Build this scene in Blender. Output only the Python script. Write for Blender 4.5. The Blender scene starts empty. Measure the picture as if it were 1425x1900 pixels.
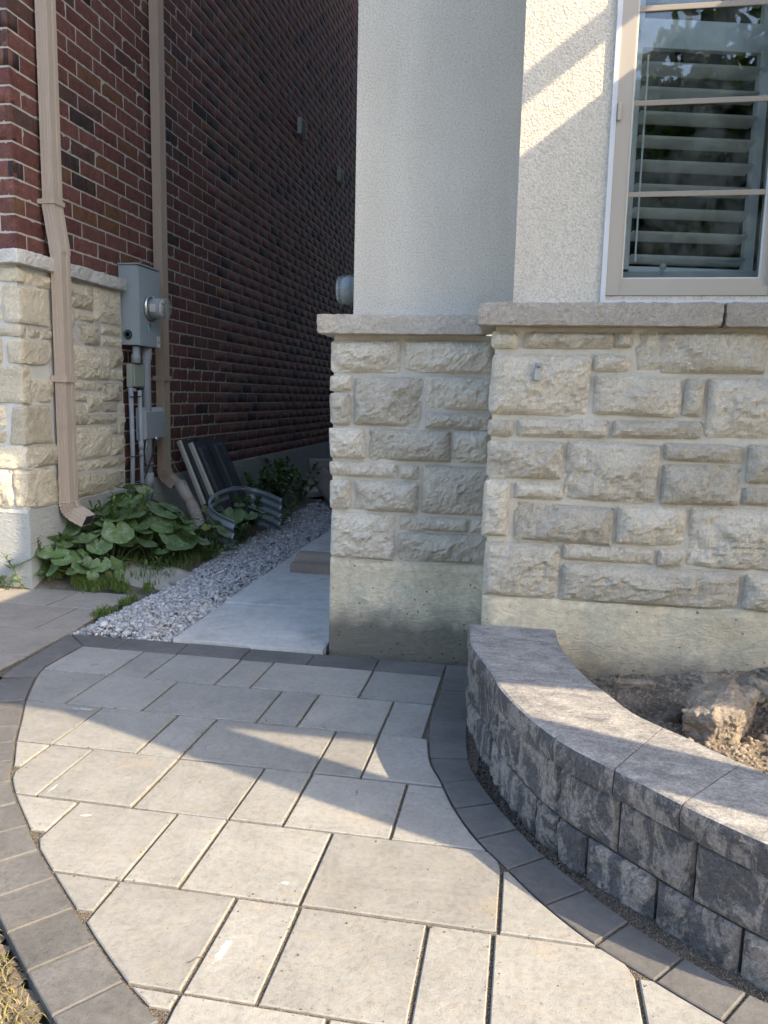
import bpy, bmesh, math, random
import numpy as np
from mathutils import Vector, Matrix, noise
random.seed(7); rng = np.random.default_rng(7)
PI = math.pi
sc = bpy.context.scene
COL = sc.collection
# ---------------------------------------------------------------- camera, sky, sun, exposure
def cam_axes(p, r, y):
    f = Vector((-math.sin(y)*math.cos(p), math.cos(y)*math.cos(p), -math.sin(p)))
    rt = Vector((math.cos(y), math.sin(y), 0)); up = rt.cross(f)
    return rt*math.cos(r)+up*math.sin(r), -rt*math.sin(r)+up*math.cos(r), f
cd = bpy.data.cameras.new('camera'); cam = bpy.data.objects.new('camera', cd); COL.objects.link(cam)
_r, _u, _f = cam_axes(math.radians(8.379), math.radians(1.301), math.radians(10.15))
CAM = Vector((0, 0, 1.1))
cam.matrix_world = Matrix(((_r.x, _u.x, -_f.x, CAM.x), (_r.y, _u.y, -_f.y, CAM.y), (_r.z, _u.z, -_f.z, CAM.z), (0, 0, 0, 1)))
cd.sensor_fit = 'VERTICAL'; cd.sensor_height = 36; cd.sensor_width = 27; cd.lens = 1461.3/1900*36
cd.clip_start = 0.02; cd.clip_end = 500
sc.camera = cam
SUN = Vector((1, -.38, .74)).normalized()
w = bpy.data.worlds.new("World"); sc.world = w; w.use_nodes = True
nt = w.node_tree; nt.nodes.clear()
sky = nt.nodes.new('ShaderNodeTexSky'); sky.sky_type = 'NISHITA'; sky.sun_disc = False
sky.sun_elevation = math.asin(SUN.z); sky.sun_rotation = math.atan2(SUN.x, SUN.y); sky.air_density = 1.0; sky.dust_density = 2.2; sky.ozone_density = 1.0
bg = nt.nodes.new('ShaderNodeBackground'); bg.inputs[1].default_value = .15
wo = nt.nodes.new('ShaderNodeOutputWorld'); nt.links.new(sky.outputs[0], bg.inputs[0]); nt.links.new(bg.outputs[0], wo.inputs[0])
sl = bpy.data.lights.new('sun', 'SUN'); sl.energy = 2.75; sl.angle = math.radians(.45); sl.color = (1, .80, .54)
so = bpy.data.objects.new('sun', sl); COL.objects.link(so)
so.rotation_euler = SUN.to_track_quat('Z', 'Y').to_euler()
sc.view_settings.view_transform = 'Standard'; sc.view_settings.look = 'None'; sc.view_settings.gamma = 1
sc.view_settings.use_curve_mapping = False; sc.view_settings.exposure = 2.0
sc.cycles.max_bounces = 7; sc.cycles.diffuse_bounces = 4

# ---------------------------------------------------------------- materials
class N:
    def __init__(s, name):
        s.m = bpy.data.materials.new(name); s.m.use_nodes = True; s.t = s.m.node_tree
        s.b = s.t.nodes['Principled BSDF']; s.out = s.t.nodes['Material Output']
        s.tc = s.t.nodes.new('ShaderNodeTexCoord'); s.co = s.tc.outputs['Object']
        s.b.inputs['Specular IOR Level'].default_value = .3
    def n(s, typ, **k):
        nd = s.t.nodes.new(typ)
        for a, v in k.items():
            if hasattr(nd, a): setattr(nd, a, v)
        return nd
    def set(s, sock, v):
        if hasattr(v, 'is_output') or isinstance(v, bpy.types.NodeSocket): s.t.links.new(v, sock)
        else: sock.default_value = v
    def world(s):
        g = s.n('ShaderNodeNewGeometry'); return g.outputs['Position']
    def map(s, co, scale=(1,1,1), rot=(0,0,0)):
        m = s.n('ShaderNodeMapping'); s.set(m.inputs[0], co); m.inputs['Scale'].default_value = scale; m.inputs['Rotation'].default_value = rot
        return m.outputs[0]
    def noise(s, scale, detail=4, rough=.55, co=None, dist=0, out=0):
        x = s.n('ShaderNodeTexNoise'); s.set(x.inputs['Vector'], co or s.co)
        x.inputs['Scale'].default_value = scale; x.inputs['Detail'].default_value = detail; x.inputs['Roughness'].default_value = rough; x.inputs['Distortion'].default_value = dist
        return x.outputs[out]
    def voro(s, scale, co=None, feature='F1', out='Distance', rnd=1):
        x = s.n('ShaderNodeTexVoronoi'); x.feature = feature; s.set(x.inputs['Vector'], co or s.co); x.inputs['Scale'].default_value = scale; x.inputs['Randomness'].default_value = rnd
        return x.outputs[out]
    def ramp(s, v, stops, interp='LINEAR'):
        r = s.n('ShaderNodeValToRGB'); r.color_ramp.interpolation = interp
        e = r.color_ramp.elements
        while len(e) < len(stops): e.new(.5)
        for i, (p, c) in enumerate(stops):
            e[i].position = p; e[i].color = (*c, 1) if isinstance(c, (tuple, list)) else (c, c, c, 1)
        s.set(r.inputs[0], v); return r.outputs[0]
    def math(s, op, a, b=0., clamp=False):
        m = s.n('ShaderNodeMath'); m.operation = op; m.use_clamp = clamp; s.set(m.inputs[0], a); s.set(m.inputs[1], b); return m.outputs[0]
    def mix(s, f, a, b, blend='MIX'):
        m = s.n('ShaderNodeMix'); m.data_type = 'RGBA'; m.blend_type = blend
        for sock, v in ((m.inputs[0], f), (m.inputs[6], a), (m.inputs[7], b)):
            if isinstance(v, (tuple, list)): v = (*v, 1) if len(v) == 3 else v
            s.set(sock, v)
        return m.outputs[2]
    def sep(s, co):
        x = s.n('ShaderNodeSeparateXYZ'); s.set(x.inputs[0], co); return x.outputs
    def rnd(s):
        o = s.n('ShaderNodeObjectInfo'); a = s.n('ShaderNodeAttribute'); a.attribute_name = 'rnd'
        return s.math('FRACT', s.math('ADD', o.outputs['Random'], a.outputs['Fac']))
    def bump(s, h, strength=.5, dist=.01, prev=None):
        b = s.n('ShaderNodeBump'); b.inputs['Strength'].default_value = strength; b.inputs['Distance'].default_value = dist
        s.set(b.inputs['Height'], h)
        if prev is not None: s.set(b.inputs['Normal'], prev)
        return b.outputs[0]
    def done(s, col, rough=.8, nrm=None, **k):
        if isinstance(col, (tuple, list)): col = (*col, 1) if len(col) == 3 else col
        s.set(s.b.inputs['Base Color'], col); s.set(s.b.inputs['Roughness'], rough)
        if nrm is not None: s.set(s.b.inputs['Normal'], nrm)
        for a, v in k.items(): s.set(s.b.inputs[a], v)
        return s.m
def g3(v): return (v, v, v)

def mat_paver(name, base, var, warm, dark=False):
    s = N(name); W = s.world(); r = s.rnd()
    off = s.n('ShaderNodeVectorMath'); off.operation = 'ADD'; s.set(off.inputs[0], W)
    cx = s.n('ShaderNodeCombineXYZ'); s.set(cx.inputs[0], s.math('MULTIPLY', r, 37.)); s.set(cx.inputs[1], s.math('MULTIPLY', r, 91.)); s.set(off.inputs[1], cx.outputs[0])
    C = off.outputs[0]
    n1 = s.noise(5, 5, .6, C); n2 = s.noise(60, 6, .7, C); n3 = s.noise(420, 2, .6, C); n4 = s.noise(14, 4, .6, s.map(C, (1, 2.2, 1), (0, 0, .5)))
    col = s.mix(s.ramp(n1, [(.3, 0), (.72, 1)]), tuple(c*(1-var) for c in base), tuple(c*(1+var) for c in base))
    col = s.mix(s.math('MULTIPLY', s.ramp(n4, [(.5, 0), (.75, 1)]), .45), col, warm)
    tone = s.math('ADD', s.math('MULTIPLY', r, .24), .87)
    tn = s.n('ShaderNodeCombineColor')
    for i in range(3): s.set(tn.inputs[i], tone)
    col = s.mix(1., col, tn.outputs[0], 'MULTIPLY')
    col = s.mix(.55, col, s.ramp(n2, [(.3, .62), (.5, 1.), (.75, 1.25)]), 'MULTIPLY'); n5 = s.noise(17, 6, .75, C, .6); col = s.mix(.55, col, s.ramp(n5, [(.3, .78), (.5, 1.), (.7, 1.12)]), 'MULTIPLY')
    sp = s.ramp(n3, [(.28, .45), (.42, 1.), (.62, 1.), (.76, 1.35)])
    col = s.mix(.75, col, sp, 'MULTIPLY')
    # pale scuffs and lime bloom
    sc_ = s.noise(7, 6, .75, s.map(C, (1, 3.2, 1), (0, 0, 1.0)))
    col = s.mix(s.math('MULTIPLY', s.ramp(sc_, [(.66, 0), (.78, 1)]), .55 if not dark else .35), col, (.62, .62, .60) if not dark else (.34, .34, .35))
    st = s.noise(3.3, 3, .5, C)
    col = s.mix(s.math('MULTIPLY', s.ramp(st, [(.62, 0), (.74, 1)]), .28), col, (.42, .30, .16) if not dark else (.2, .17, .13))
    if not dark:   # wiped cement marks left on single slabs
        xy = s.sep(W); wob = s.noise(45, 6, .8, W)
        for px_, py_, a_, b_, th in ((-.548, 1.348, .10, .020, 1.50), (-1.25, 1.862, .07, .010, 1.55), (-.497, 1.585, .030, .017, .3), (-1.086, 1.754, .035, .014, .4), (-1.47, 2.386, .09, .018, .1)):
            dx, dy = s.math('SUBTRACT', xy[0], px_), s.math('SUBTRACT', xy[1], py_); c_, s_ = math.cos(th), math.sin(th)
            u = s.math('DIVIDE', s.math('ADD', s.math('MULTIPLY', dx, c_), s.math('MULTIPLY', dy, s_)), a_); v = s.math('DIVIDE', s.math('SUBTRACT', s.math('MULTIPLY', dy, c_), s.math('MULTIPLY', dx, s_)), b_)
            rr = s.math('ADD', s.math('ADD', s.math('MULTIPLY', u, u), s.math('MULTIPLY', v, v)), s.math('MULTIPLY', wob, 1.6))
            col = s.mix(s.math('MULTIPLY', s.ramp(rr, [(.85, 1), (1.75, 0)]), .62), col, (.55, .55, .54))
    nb = s.bump(n3, .5, .0015); nb = s.bump(n2, .45, .004, nb); nb = s.bump(n1, .2, .012, nb)
    return s.done(col, s.ramp(n2, [(.3, .62), (.7, .85)]), nb)
M_PAVE = mat_paver('paver_concrete', (.262, .262, .250), .13, (.30, .27, .21))
M_DARK = mat_paver('charcoal_paver', (.118, .118, .118), .22, (.16, .153, .143), True)
M_DRIVE = mat_paver('driveway_paver', (.27, .25, .225), .16, (.33, .28, .22))

def mat_limestone(name, a, b, c):
    s = N(name); W = s.world(); r = s.rnd()
    n1 = s.noise(9, 5, .6, W); n2 = s.noise(75, 6, .72, W); n3 = s.noise(300, 3, .6, W); n4 = s.noise(4, 3, .5, W)
    col = s.mix(s.ramp(n1, [(.32, 0), (.68, 1)]), a, b)
    col = s.mix(s.math('MULTIPLY', s.ramp(n4, [(.5, 0), (.7, 1)]), .6), col, c)
    tone = s.math('ADD', s.math('MULTIPLY', s.math('FRACT', s.math('MULTIPLY', r, 7.3)), .34), .80)
    tn = s.n('ShaderNodeCombineColor')
    for i in range(3): s.set(tn.inputs[i], tone)
    col = s.mix(1., col, tn.outputs[0], 'MULTIPLY')
    col = s.mix(.6, col, s.ramp(n2, [(.3, .62), (.5, 1.), (.7, 1.2)]), 'MULTIPLY'); col = s.mix(.5, col, s.ramp(n3, [(.3, .7), (.65, 1.15)]), 'MULTIPLY')
    pit = s.voro(120, W); col = s.mix(s.math('MULTIPLY', s.ramp(pit, [(.05, 1), (.16, 0)]), .35), col, (.75, .74, .68))
    nb = s.bump(n3, .7, .002); nb = s.bump(n2, 1., .008, nb); nb = s.bump(s.noise(30, 6, .7, W, .8), .8, .014, nb)
    return s.done(col, .9, nb)
M_STONE = mat_limestone('limestone', (.63, .575, .48), (.76, .70, .59), (.58, .54, .46))
M_NSTONE = mat_limestone('pale_limestone', (.60, .54, .42), (.70, .64, .51), (.60, .58, .50))
M_CAP = mat_limestone('sill_limestone', (.56, .51, .45), (.64, .585, .52), (.55, .47, .38))
M_NCAP = mat_limestone('grey_sill_limestone', (.52, .51, .49), (.66, .65, .62), (.46, .46, .45))

def mat_simple(name, col, rough=.7, scale=40, var=.12, bstr=.3, bdist=.003, metal=0, spec=.3, dirt=None):
    s = N(name); W = s.world()
    n1 = s.noise(scale, 5, .6, W); n0 = s.noise(scale/9, 3, .5, W)
    c = s.mix(n1, tuple(x*(1-var) for x in col), tuple(x*(1+var) for x in col))
    c = s.mix(.6, c, s.ramp(n0, [(.3, 1-var), (.7, 1+var*.6)]), 'MULTIPLY')
    if dirt: c = s.mix(s.math('MULTIPLY', s.ramp(s.noise(scale/3, 6, .7, W), [(.55, 0), (.75, 1)]), .5), c, dirt)
    s.b.inputs['Metallic'].default_value = metal; s.b.inputs['Specular IOR Level'].default_value = spec
    return s.done(c, rough, s.bump(n1, bstr, bdist) if bstr else None)
M_MORTAR = mat_simple('mortar', (.53, .50, .44), .95, 90, .15, .8, .004)
M_NMORTAR = mat_simple('grey_mortar', (.38, .365, .335), .95, 90, .2, .8, .004)
M_SMORTAR = mat_simple('pale_mortar', (.52, .52, .50), .95, 90, .15, .8, .004)

def mat_brick():
    s = N('brick'); W = s.world(); r = s.rnd()
    base = s.ramp(r, [(0, (.125, .053, .047)), (.2, (.15, .064, .056)), (.4, (.115, .044, .040)), (.58, (.14, .064, .054)), (.70, (.135, .068, .04)), (.82, (.13, .054, .049)), (.86, (.035, .024, .026)), (.93, (.075, .042, .040)), (1, (.028, .022, .026))], 'CONSTANT')
    n1 = s.noise(22, 5, .65, W); n2 = s.noise(120, 5, .7, W); n3 = s.noise(16, 4, .6, s.map(W, (1, 3, .45)))
    c = s.mix(s.math('MULTIPLY', s.ramp(n3, [(.48, 0), (.66, 1)]), .5), base, (.12, .052, .028))
    c = s.mix(.7, c, s.ramp(n1, [(.3, .6), (.7, 1.35)]), 'MULTIPLY')
    c = s.mix(.6, c, s.ramp(n2, [(.3, .6), (.7, 1.3)]), 'MULTIPLY')
    c = s.mix(s.math('MULTIPLY', s.ramp(s.noise(34, 6, .8, W), [(.64, 0), (.78, 1)]), .5), c, (.4, .37, .34))
    wv = s.noise(38, 4, .6, s.map(W, (1, 1, 2.0)), 2.2)
    c = s.mix(.55, c, s.ramp(wv, [(.36, .55), (.5, 1.), (.62, 1.2)]), 'MULTIPLY')
    nb = s.bump(n2, .5, .0015); nb = s.bump(wv, .7, .0035, nb)
    return s.done(c, .82, nb)
M_BRICK = mat_brick()

def mat_stucco():
    s = N('stucco'); W = s.world()
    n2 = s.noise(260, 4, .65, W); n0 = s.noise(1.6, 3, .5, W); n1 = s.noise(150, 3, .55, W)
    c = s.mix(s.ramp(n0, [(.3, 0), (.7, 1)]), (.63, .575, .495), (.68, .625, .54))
    c = s.mix(.8, c, s.ramp(n1, [(.32, .74), (.5, 1.), (.68, 1.12)]), 'MULTIPLY'); c = s.mix(.5, c, s.ramp(s.noise(5, 5, .6, s.map(W, (1, 1, .22))), [(.35, .86), (.65, 1.05)]), 'MULTIPLY'); c = s.mix(.7, c, s.ramp(n2, [(.32, .80), (.6, 1.08)]), 'MULTIPLY')  # fine speckle puts the shading of the stipple relief into the colour
    nb = s.bump(n2, .6, .003); nb = s.bump(n1, .9, .0052, nb)
    return s.done(c, .92, nb)
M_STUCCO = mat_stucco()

def mat_parging():
    s = N('parged_concrete'); W = s.world(); xyz = s.sep(W)
    n1 = s.noise(3.2, 5, .6, W); n2 = s.noise(40, 6, .7, W); tr = s.noise(16, 6, .68, s.map(W, (.8, 1, 1.7), (0, .5, 0)), 2.6); n4 = s.noise(7, 4, .55, W)
    c = s.mix(s.ramp(n1, [(.32, 0), (.62, 1)]), (.50, .44, .325), (.66, .585, .44))
    c = s.mix(s.math('MULTIPLY', s.ramp(n4, [(.5, 0), (.6, 1)]), .5), c, (.50, .49, .40))
    c = s.mix(.45, c, s.ramp(tr, [(.35, .78), (.6, 1.08)]), 'MULTIPLY')
    c = s.mix(.6, c, s.ramp(n2, [(.3, .6), (.6, 1.1)]), 'MULTIPLY')
    # damp, mossy band above the ground line
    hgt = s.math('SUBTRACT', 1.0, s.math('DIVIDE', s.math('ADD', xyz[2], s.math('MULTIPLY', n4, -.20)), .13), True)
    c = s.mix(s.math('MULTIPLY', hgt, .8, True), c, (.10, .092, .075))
    ho = s.ramp(s.voro(26, W), [(.05, 1), (.12, 0)])
    nb = s.bump(n2, .5, .003); nb = s.bump(tr, .8, .009, nb); nb = s.bump(s.math('MULTIPLY', ho, -1.), 1., .008, nb)
    c = s.mix(s.math('MULTIPLY', ho, .5), c, (.12, .11, .09))
    return s.done(c, .9, nb)
M_PARGE = mat_parging()
def mat_nparge():
    s = N('grey_parged_concrete'); W = s.world()
    n1 = s.noise(4, 5, .6, W); n2 = s.noise(50, 6, .7, W); tr = s.noise(22, 4, .6, s.map(W, (1, .4, 2.4)), 1.5)
    c = s.mix(n1, (.28, .295, .295), (.41, .425, .415)); c = s.mix(.4, c, s.ramp(n2, [(.3, .7), (.6, 1.1)]), 'MULTIPLY')
    nb = s.bump(n2, .4, .003); nb = s.bump(tr, .6, .010, nb)
    return s.done(c, .9, nb)
M_NPARGE = mat_nparge()

def mat_block():
    s = N('marbled_wall_block'); W = s.world(); r = s.rnd()
    off = s.n('ShaderNodeVectorMath'); off.operation = 'ADD'; s.set(off.inputs[0], W)
    cx = s.n('ShaderNodeCombineXYZ'); s.set(cx.inputs[0], s.math('MULTIPLY', r, 17.)); s.set(cx.inputs[2], s.math('MULTIPLY', r, 53.)); s.set(off.inputs[1], cx.outputs[0])
    C = off.outputs[0]
    st = s.noise(8.5, 7, .74, s.map(C, (1.6, 1.6, .92), (.35, .5, 0)), .8)
    n2 = s.noise(110, 5, .7, C); n3 = s.noise(330, 2, .5, C)
    c = s.mix(s.ramp(st, [(.46, 0), (.53, 1)]), (.25, .22, .197), (.098, .093, .094))
    tone = s.math('ADD', s.math('MULTIPLY', r, .3), .85)
    tn = s.n('ShaderNodeCombineColor')
    for i in range(3): s.set(tn.inputs[i], tone)
    c = s.mix(1., c, tn.outputs[0], 'MULTIPLY')
    c = s.mix(.9, c, s.ramp(n2, [(.3, .5), (.5, 1.), (.72, 1.5)]), 'MULTIPLY'); c = s.mix(.6, c, s.ramp(n3, [(.3, .6), (.7, 1.3)]), 'MULTIPLY')
    fl = s.ramp(s.voro(85, C), [(.06, 1), (.13, 0)]); c = s.mix(s.math('MULTIPLY', fl, .4), c, (.45, .41, .37))
    nb = s.bump(n3, .5, .0015); nb = s.bump(n2, .7, .006, nb)
    return s.done(c, .88, nb)
M_BLOCK = mat_block()
def mat_coping():
    s = N('marbled_coping'); W = s.world(); r = s.rnd()
    off = s.n('ShaderNodeVectorMath'); off.operation = 'ADD'; s.set(off.inputs[0], W)
    cx = s.n('ShaderNodeCombineXYZ'); s.set(cx.inputs[0], s.math('MULTIPLY', r, 17.)); s.set(cx.inputs[1], s.math('MULTIPLY', r, 53.)); s.set(off.inputs[1], cx.outputs[0])
    C = off.outputs[0]
    st = s.noise(13, 7, .78, s.map(C, (1, 1.7, 1), (0, 0, .25)), .5); n2 = s.noise(120, 5, .7, C); n3 = s.noise(400, 2, .5, C)
    c = s.mix(s.ramp(st, [(.34, 0), (.66, 1)]), (.15, .15, .157), (.38, .37, .35))
    c = s.mix(.85, c, s.ramp(n2, [(.3, .6), (.5, 1.), (.72, 1.4)]), 'MULTIPLY')
    c = s.mix(.7, c, s.ramp(n3, [(.3, .6), (.7, 1.35)]), 'MULTIPLY')
    return s.done(c, .8, s.bump(n2, .5, .003, s.bump(n3, .4, .0012)))
M_COPE = mat_coping()

def mat_sand():
    s = N('joint_sand'); W = s.world()
    v = s.voro(420, W, out='Color'); d = s.voro(420, W); n = s.noise(8, 3, .5, W)
    c = s.ramp(v, [(0, (.035, .03, .025)), (.35, (.10, .085, .068)), (.75, (.20, .17, .135)), (1, (.42, .38, .32))])
    c = s.mix(.5, c, s.ramp(n, [(.3, .75), (.7, 1.2)]), 'MULTIPLY')
    return s.done(c, .95, s.bump(s.math('MULTIPLY', d, -1.), 1., .004))
M_SAND = mat_sand()
def mat_soil(name='soil', a=(.13, .105, .08), b=(.31, .26, .205)):
    s = N(name); W = s.world()
    n1 = s.noise(7, 6, .65, W); n2 = s.noise(60, 6, .75, W)
    c = s.mix(s.ramp(n1, [(.35, 0), (.65, 1)]), a, b); c = s.mix(.6, c, s.ramp(n2, [(.3, .55), (.7, 1.3)]), 'MULTIPLY')
    nb = s.bump(n2, 1., .012); nb = s.bump(n1, .6, .03, nb)
    return s.done(c, .97, nb)
M_SOIL = mat_soil(); M_CLOD = mat_soil('dry_clay', (.25, .21, .165), (.42, .36, .29)); M_EARTH = mat_soil('dark_earth', (.10, .088, .065), (.20, .18, .14))  # M_EARTH: darker brown earth for side yard and thatch
def mat_slab():
    s = N('patio_slab'); W = s.world()
    n1 = s.noise(2.6, 4, .6, W); n2 = s.noise(70, 5, .7, W)
    br = s.n('ShaderNodeTexBrick'); s.set(br.inputs['Vector'], s.map(W, (26, 26, 26), (0, 0, .78)))
    br.inputs['Color1'].default_value = (1, 1, 1, 1); br.inputs['Color2'].default_value = (1, 1, 1, 1); br.inputs['Mortar'].default_value = (0, 0, 0, 1); br.inputs['Mortar Size'].default_value = .06; br.inputs['Mortar Smooth'].default_value = 1
    c = s.mix(s.ramp(n1, [(.35, 0), (.65, 1)]), (.62, .62, .61), (.72, .72, .71))
    c = s.mix(s.math('MULTIPLY', s.ramp(s.noise(4, 6, .72, W), [(.52, 0), (.68, 1)]), .5), c, (.42, .40, .35)); c = s.mix(.6, c, s.ramp(s.noise(22, 5, .7, W), [(.35, .82), (.6, 1.06)]), 'MULTIPLY')
    c = s.mix(.35, c, s.ramp(n2, [(.3, .7), (.7, 1.15)]), 'MULTIPLY')
    return s.done(c, .85, s.bump(n2, .5, .002, s.bump(br.outputs[0], .8, .004)))
M_SLAB = mat_slab()
def mat_gravel():
    s = N('limestone_gravel'); W = s.world(); r = s.rnd()
    c = s.ramp(r, [(0, (.24, .245, .255)), (.3, (.38, .385, .395)), (.6, (.47, .475, .48)), (.8, (.33, .31, .30)), (.92, (.58, .58, .58)), (1, (.19, .19, .20))])
    n2 = s.noise(120, 5, .7, W); c = s.mix(.6, c, s.ramp(n2, [(.3, .65), (.7, 1.2)]), 'MULTIPLY')
    return s.done(c, .9, s.bump(n2, .6, .003))
M_GRAVEL = mat_gravel()

def mat_leaf(name, c1, c2, dusty=0., veins=False, trans=.25):
    s = N(name); r = s.rnd(); W = s.world()
    c = s.mix(r, c1, c2); c = s.mix(s.ramp(s.math('FRACT', s.math('MULTIPLY', r, 13.7)), [(.86, 0), (.95, .55)]), c, (.26, .25, .07)); n1 = s.noise(14, 4, .6, W)
    c = s.mix(.6, c, s.ramp(n1, [(.3, .7), (.7, 1.3)]), 'MULTIPLY')
    if veins:
        xyz = s.sep(s.co); ang = s.math('ARCTAN2', xyz[1], xyz[0])
        vn = s.math('ABSOLUTE', s.math('SINE', s.math('MULTIPLY', ang, 4.5)))
        vv = s.ramp(vn, [(0, 1), (.10, 0)])
        c = s.mix(s.math('MULTIPLY', vv, .45), c, (.16, .22, .11))
        fv = s.noise(90, 3, .6, s.co, 1.); c = s.mix(.3, c, s.ramp(fv, [(.35, .6), (.65, 1.25)]), 'MULTIPLY')
        s.b.inputs['Normal']
        nb = s.bump(s.math('ADD', s.math('MULTIPLY', vv, -1.), s.noise(70, 3, .6, s.co)), .4, .004)
    else: nb = None
    if dusty: c = s.mix(s.math('MULTIPLY', s.ramp(s.noise(30, 5, .7, W), [(.5, 0), (.72, 1)]), dusty), c, (.34, .38, .33))
    m = s.done(c, .5, nb)
    tr = s.n('ShaderNodeBsdfTranslucent'); s.set(tr.inputs[0], s.mix(1., c, (1.3, 1.6, .6), 'MULTIPLY'))
    mx = s.n('ShaderNodeMixShader'); mx.inputs[0].default_value = trans
    s.t.links.new(s.b.outputs[0], mx.inputs[1]); s.t.links.new(tr.outputs[0], mx.inputs[2]); s.t.links.new(mx.outputs[0], s.out.inputs[0])
    return m
M_LEAF = mat_leaf('broad_leaf', (.085, .15, .055), (.14, .22, .085), .75, True)
M_WEED = mat_leaf('weed_leaf', (.06, .12, .035), (.10, .17, .06), .15)
M_GRASS = mat_leaf('green_grass', (.07, .13, .03), (.14, .18, .05))
M_DRYGRASS = mat_leaf('dry_grass', (.34, .26, .13), (.16, .17, .06), 0, False, .2)
M_TREE = mat_leaf('tree_foliage', (.035, .075, .02), (.07, .12, .03))
M_STEM = mat_simple('stem', (.10, .13, .05), .7, 60, .2, 0)
M_BARK = mat_simple('bark', (.12, .09, .07), .9, 20, .3, .8, .02)
M_METER = mat_simple('grey_enamel', (.27, .32, .345), .45, 12, .05, .1, .001, 0, .45)
M_METERD = mat_simple('grey_enamel_trim', (.20, .235, .25), .5, 12, .05, 0, 0, 0, .45)
M_JB = mat_simple('weathered_green_grey_plastic', (.27, .31, .27), .6, 20, .08, .1, .001)
M_JB2 = mat_simple('grey_plastic', (.28, .31, .34), .55, 20, .06, .1, .001)
M_PVC = mat_simple('grey_conduit', (.29, .32, .35), .5, 15, .08, .1, .001)
M_TIE = mat_simple('black_plastic', (.015, .015, .017), .5, 40, .1, 0)
M_CABLE = M_TIE
M_CHROME = mat_simple('meter_ring_metal', (.55, .55, .54), .25, 30, .06, 0, 0, 1.)
M_WHITE = mat_simple('white_label', (.62, .63, .62), .6, 30, .05, 0)
M_INK_SHADE = mat_simple('ink_and_spout_shade', (.03, .03, .035), .7, 30, .05, 0)
M_CYAN = mat_simple('blue_seal', (.10, .45, .55), .4, 30, .05, 0)
M_GREENW = mat_simple('green_wire', (.10, .30, .22), .5, 30, .05, 0)
M_SPOUT = mat_simple('beige_aluminium', (.43, .365, .305), .42, 9, .05, .08, .001, 0, .45, (.30, .25, .2))
M_SPOUT2 = mat_simple('brown_beige_aluminium', (.36, .285, .225), .45, 9, .06, .08, .001, 0, .45, (.22, .18, .14))
M_FLEX = mat_simple('grey_beige_flexible_hose', (.37, .33, .29), .6, 20, .08, .1, .001, 0, .3, (.2, .17, .13))
M_SHUT = mat_simple('charcoal_vinyl', (.026, .029, .036), .5, 25, .15, .15, .001, 0, .4, (.06, .06, .06))
M_CREAM = mat_simple('cream_edge', (.50, .49, .42), .6, 30, .12, .1, .001, 0, .3, (.2, .19, .15))
M_WELL = mat_simple('galvanised_steel', (.25, .29, .31), .45, 14, .15, .2, .001, .35, .5, (.25, .21, .16))
M_BLOCKC = mat_simple('grey_concrete', (.30, .285, .25), .9, 40, .2, .6, .004)
M_LUMP = mat_simple('old_concrete', (.30, .285, .255), .92, 18, .25, .8, .006)
M_WOOD = mat_simple('weathered_board', (.22, .185, .16), .85, 25, .25, .5, .003)
M_BROWNB = mat_simple('tan_cast_concrete', (.24, .20, .165), .9, 60, .25, .6, .004)
M_VENT = mat_simple('beige_vent_plastic', (.34, .34, .33), .6, 20, .05, 0)
M_BAR = mat_simple('beige_glazing_bar', (.33, .295, .25), .45, 8, .03, 0)
M_FRAME = mat_simple('beige_vinyl', (.44, .395, .34), .4, 8, .03, .05, .001, 0, .45)
M_CAULK = mat_simple('white_caulk', (.64, .65, .68), .5, 30, .1, .5, .003)
M_LOUV = mat_simple('white_shutter_paint', (.85, .9, .93), .45, 10, .03, 0)
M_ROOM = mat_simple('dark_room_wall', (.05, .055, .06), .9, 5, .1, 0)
M_SILLI = mat_simple('painted_inner_sill', (.55, .58, .58), .5, 5, .03, 0)
M_CLIP = mat_simple('galvanised_clip', (.27, .29, .30), .5, 60, .2, .3, .001, .6)
M_ROOF = mat_simple('dark_shingle', (.05, .045, .042), .95, 20, .2, .5, .004)
M_SOFFIT = mat_simple('beige_soffit', (.40, .36, .31), .6, 10, .05, 0)
M_LAWN = mat_simple('lawn_base', (.07, .085, .03), .95, 15, .3, .8, .02)
M_ASPH = mat_simple('asphalt', (.05, .05, .052), .9, 60, .2, .5, .004)
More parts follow.
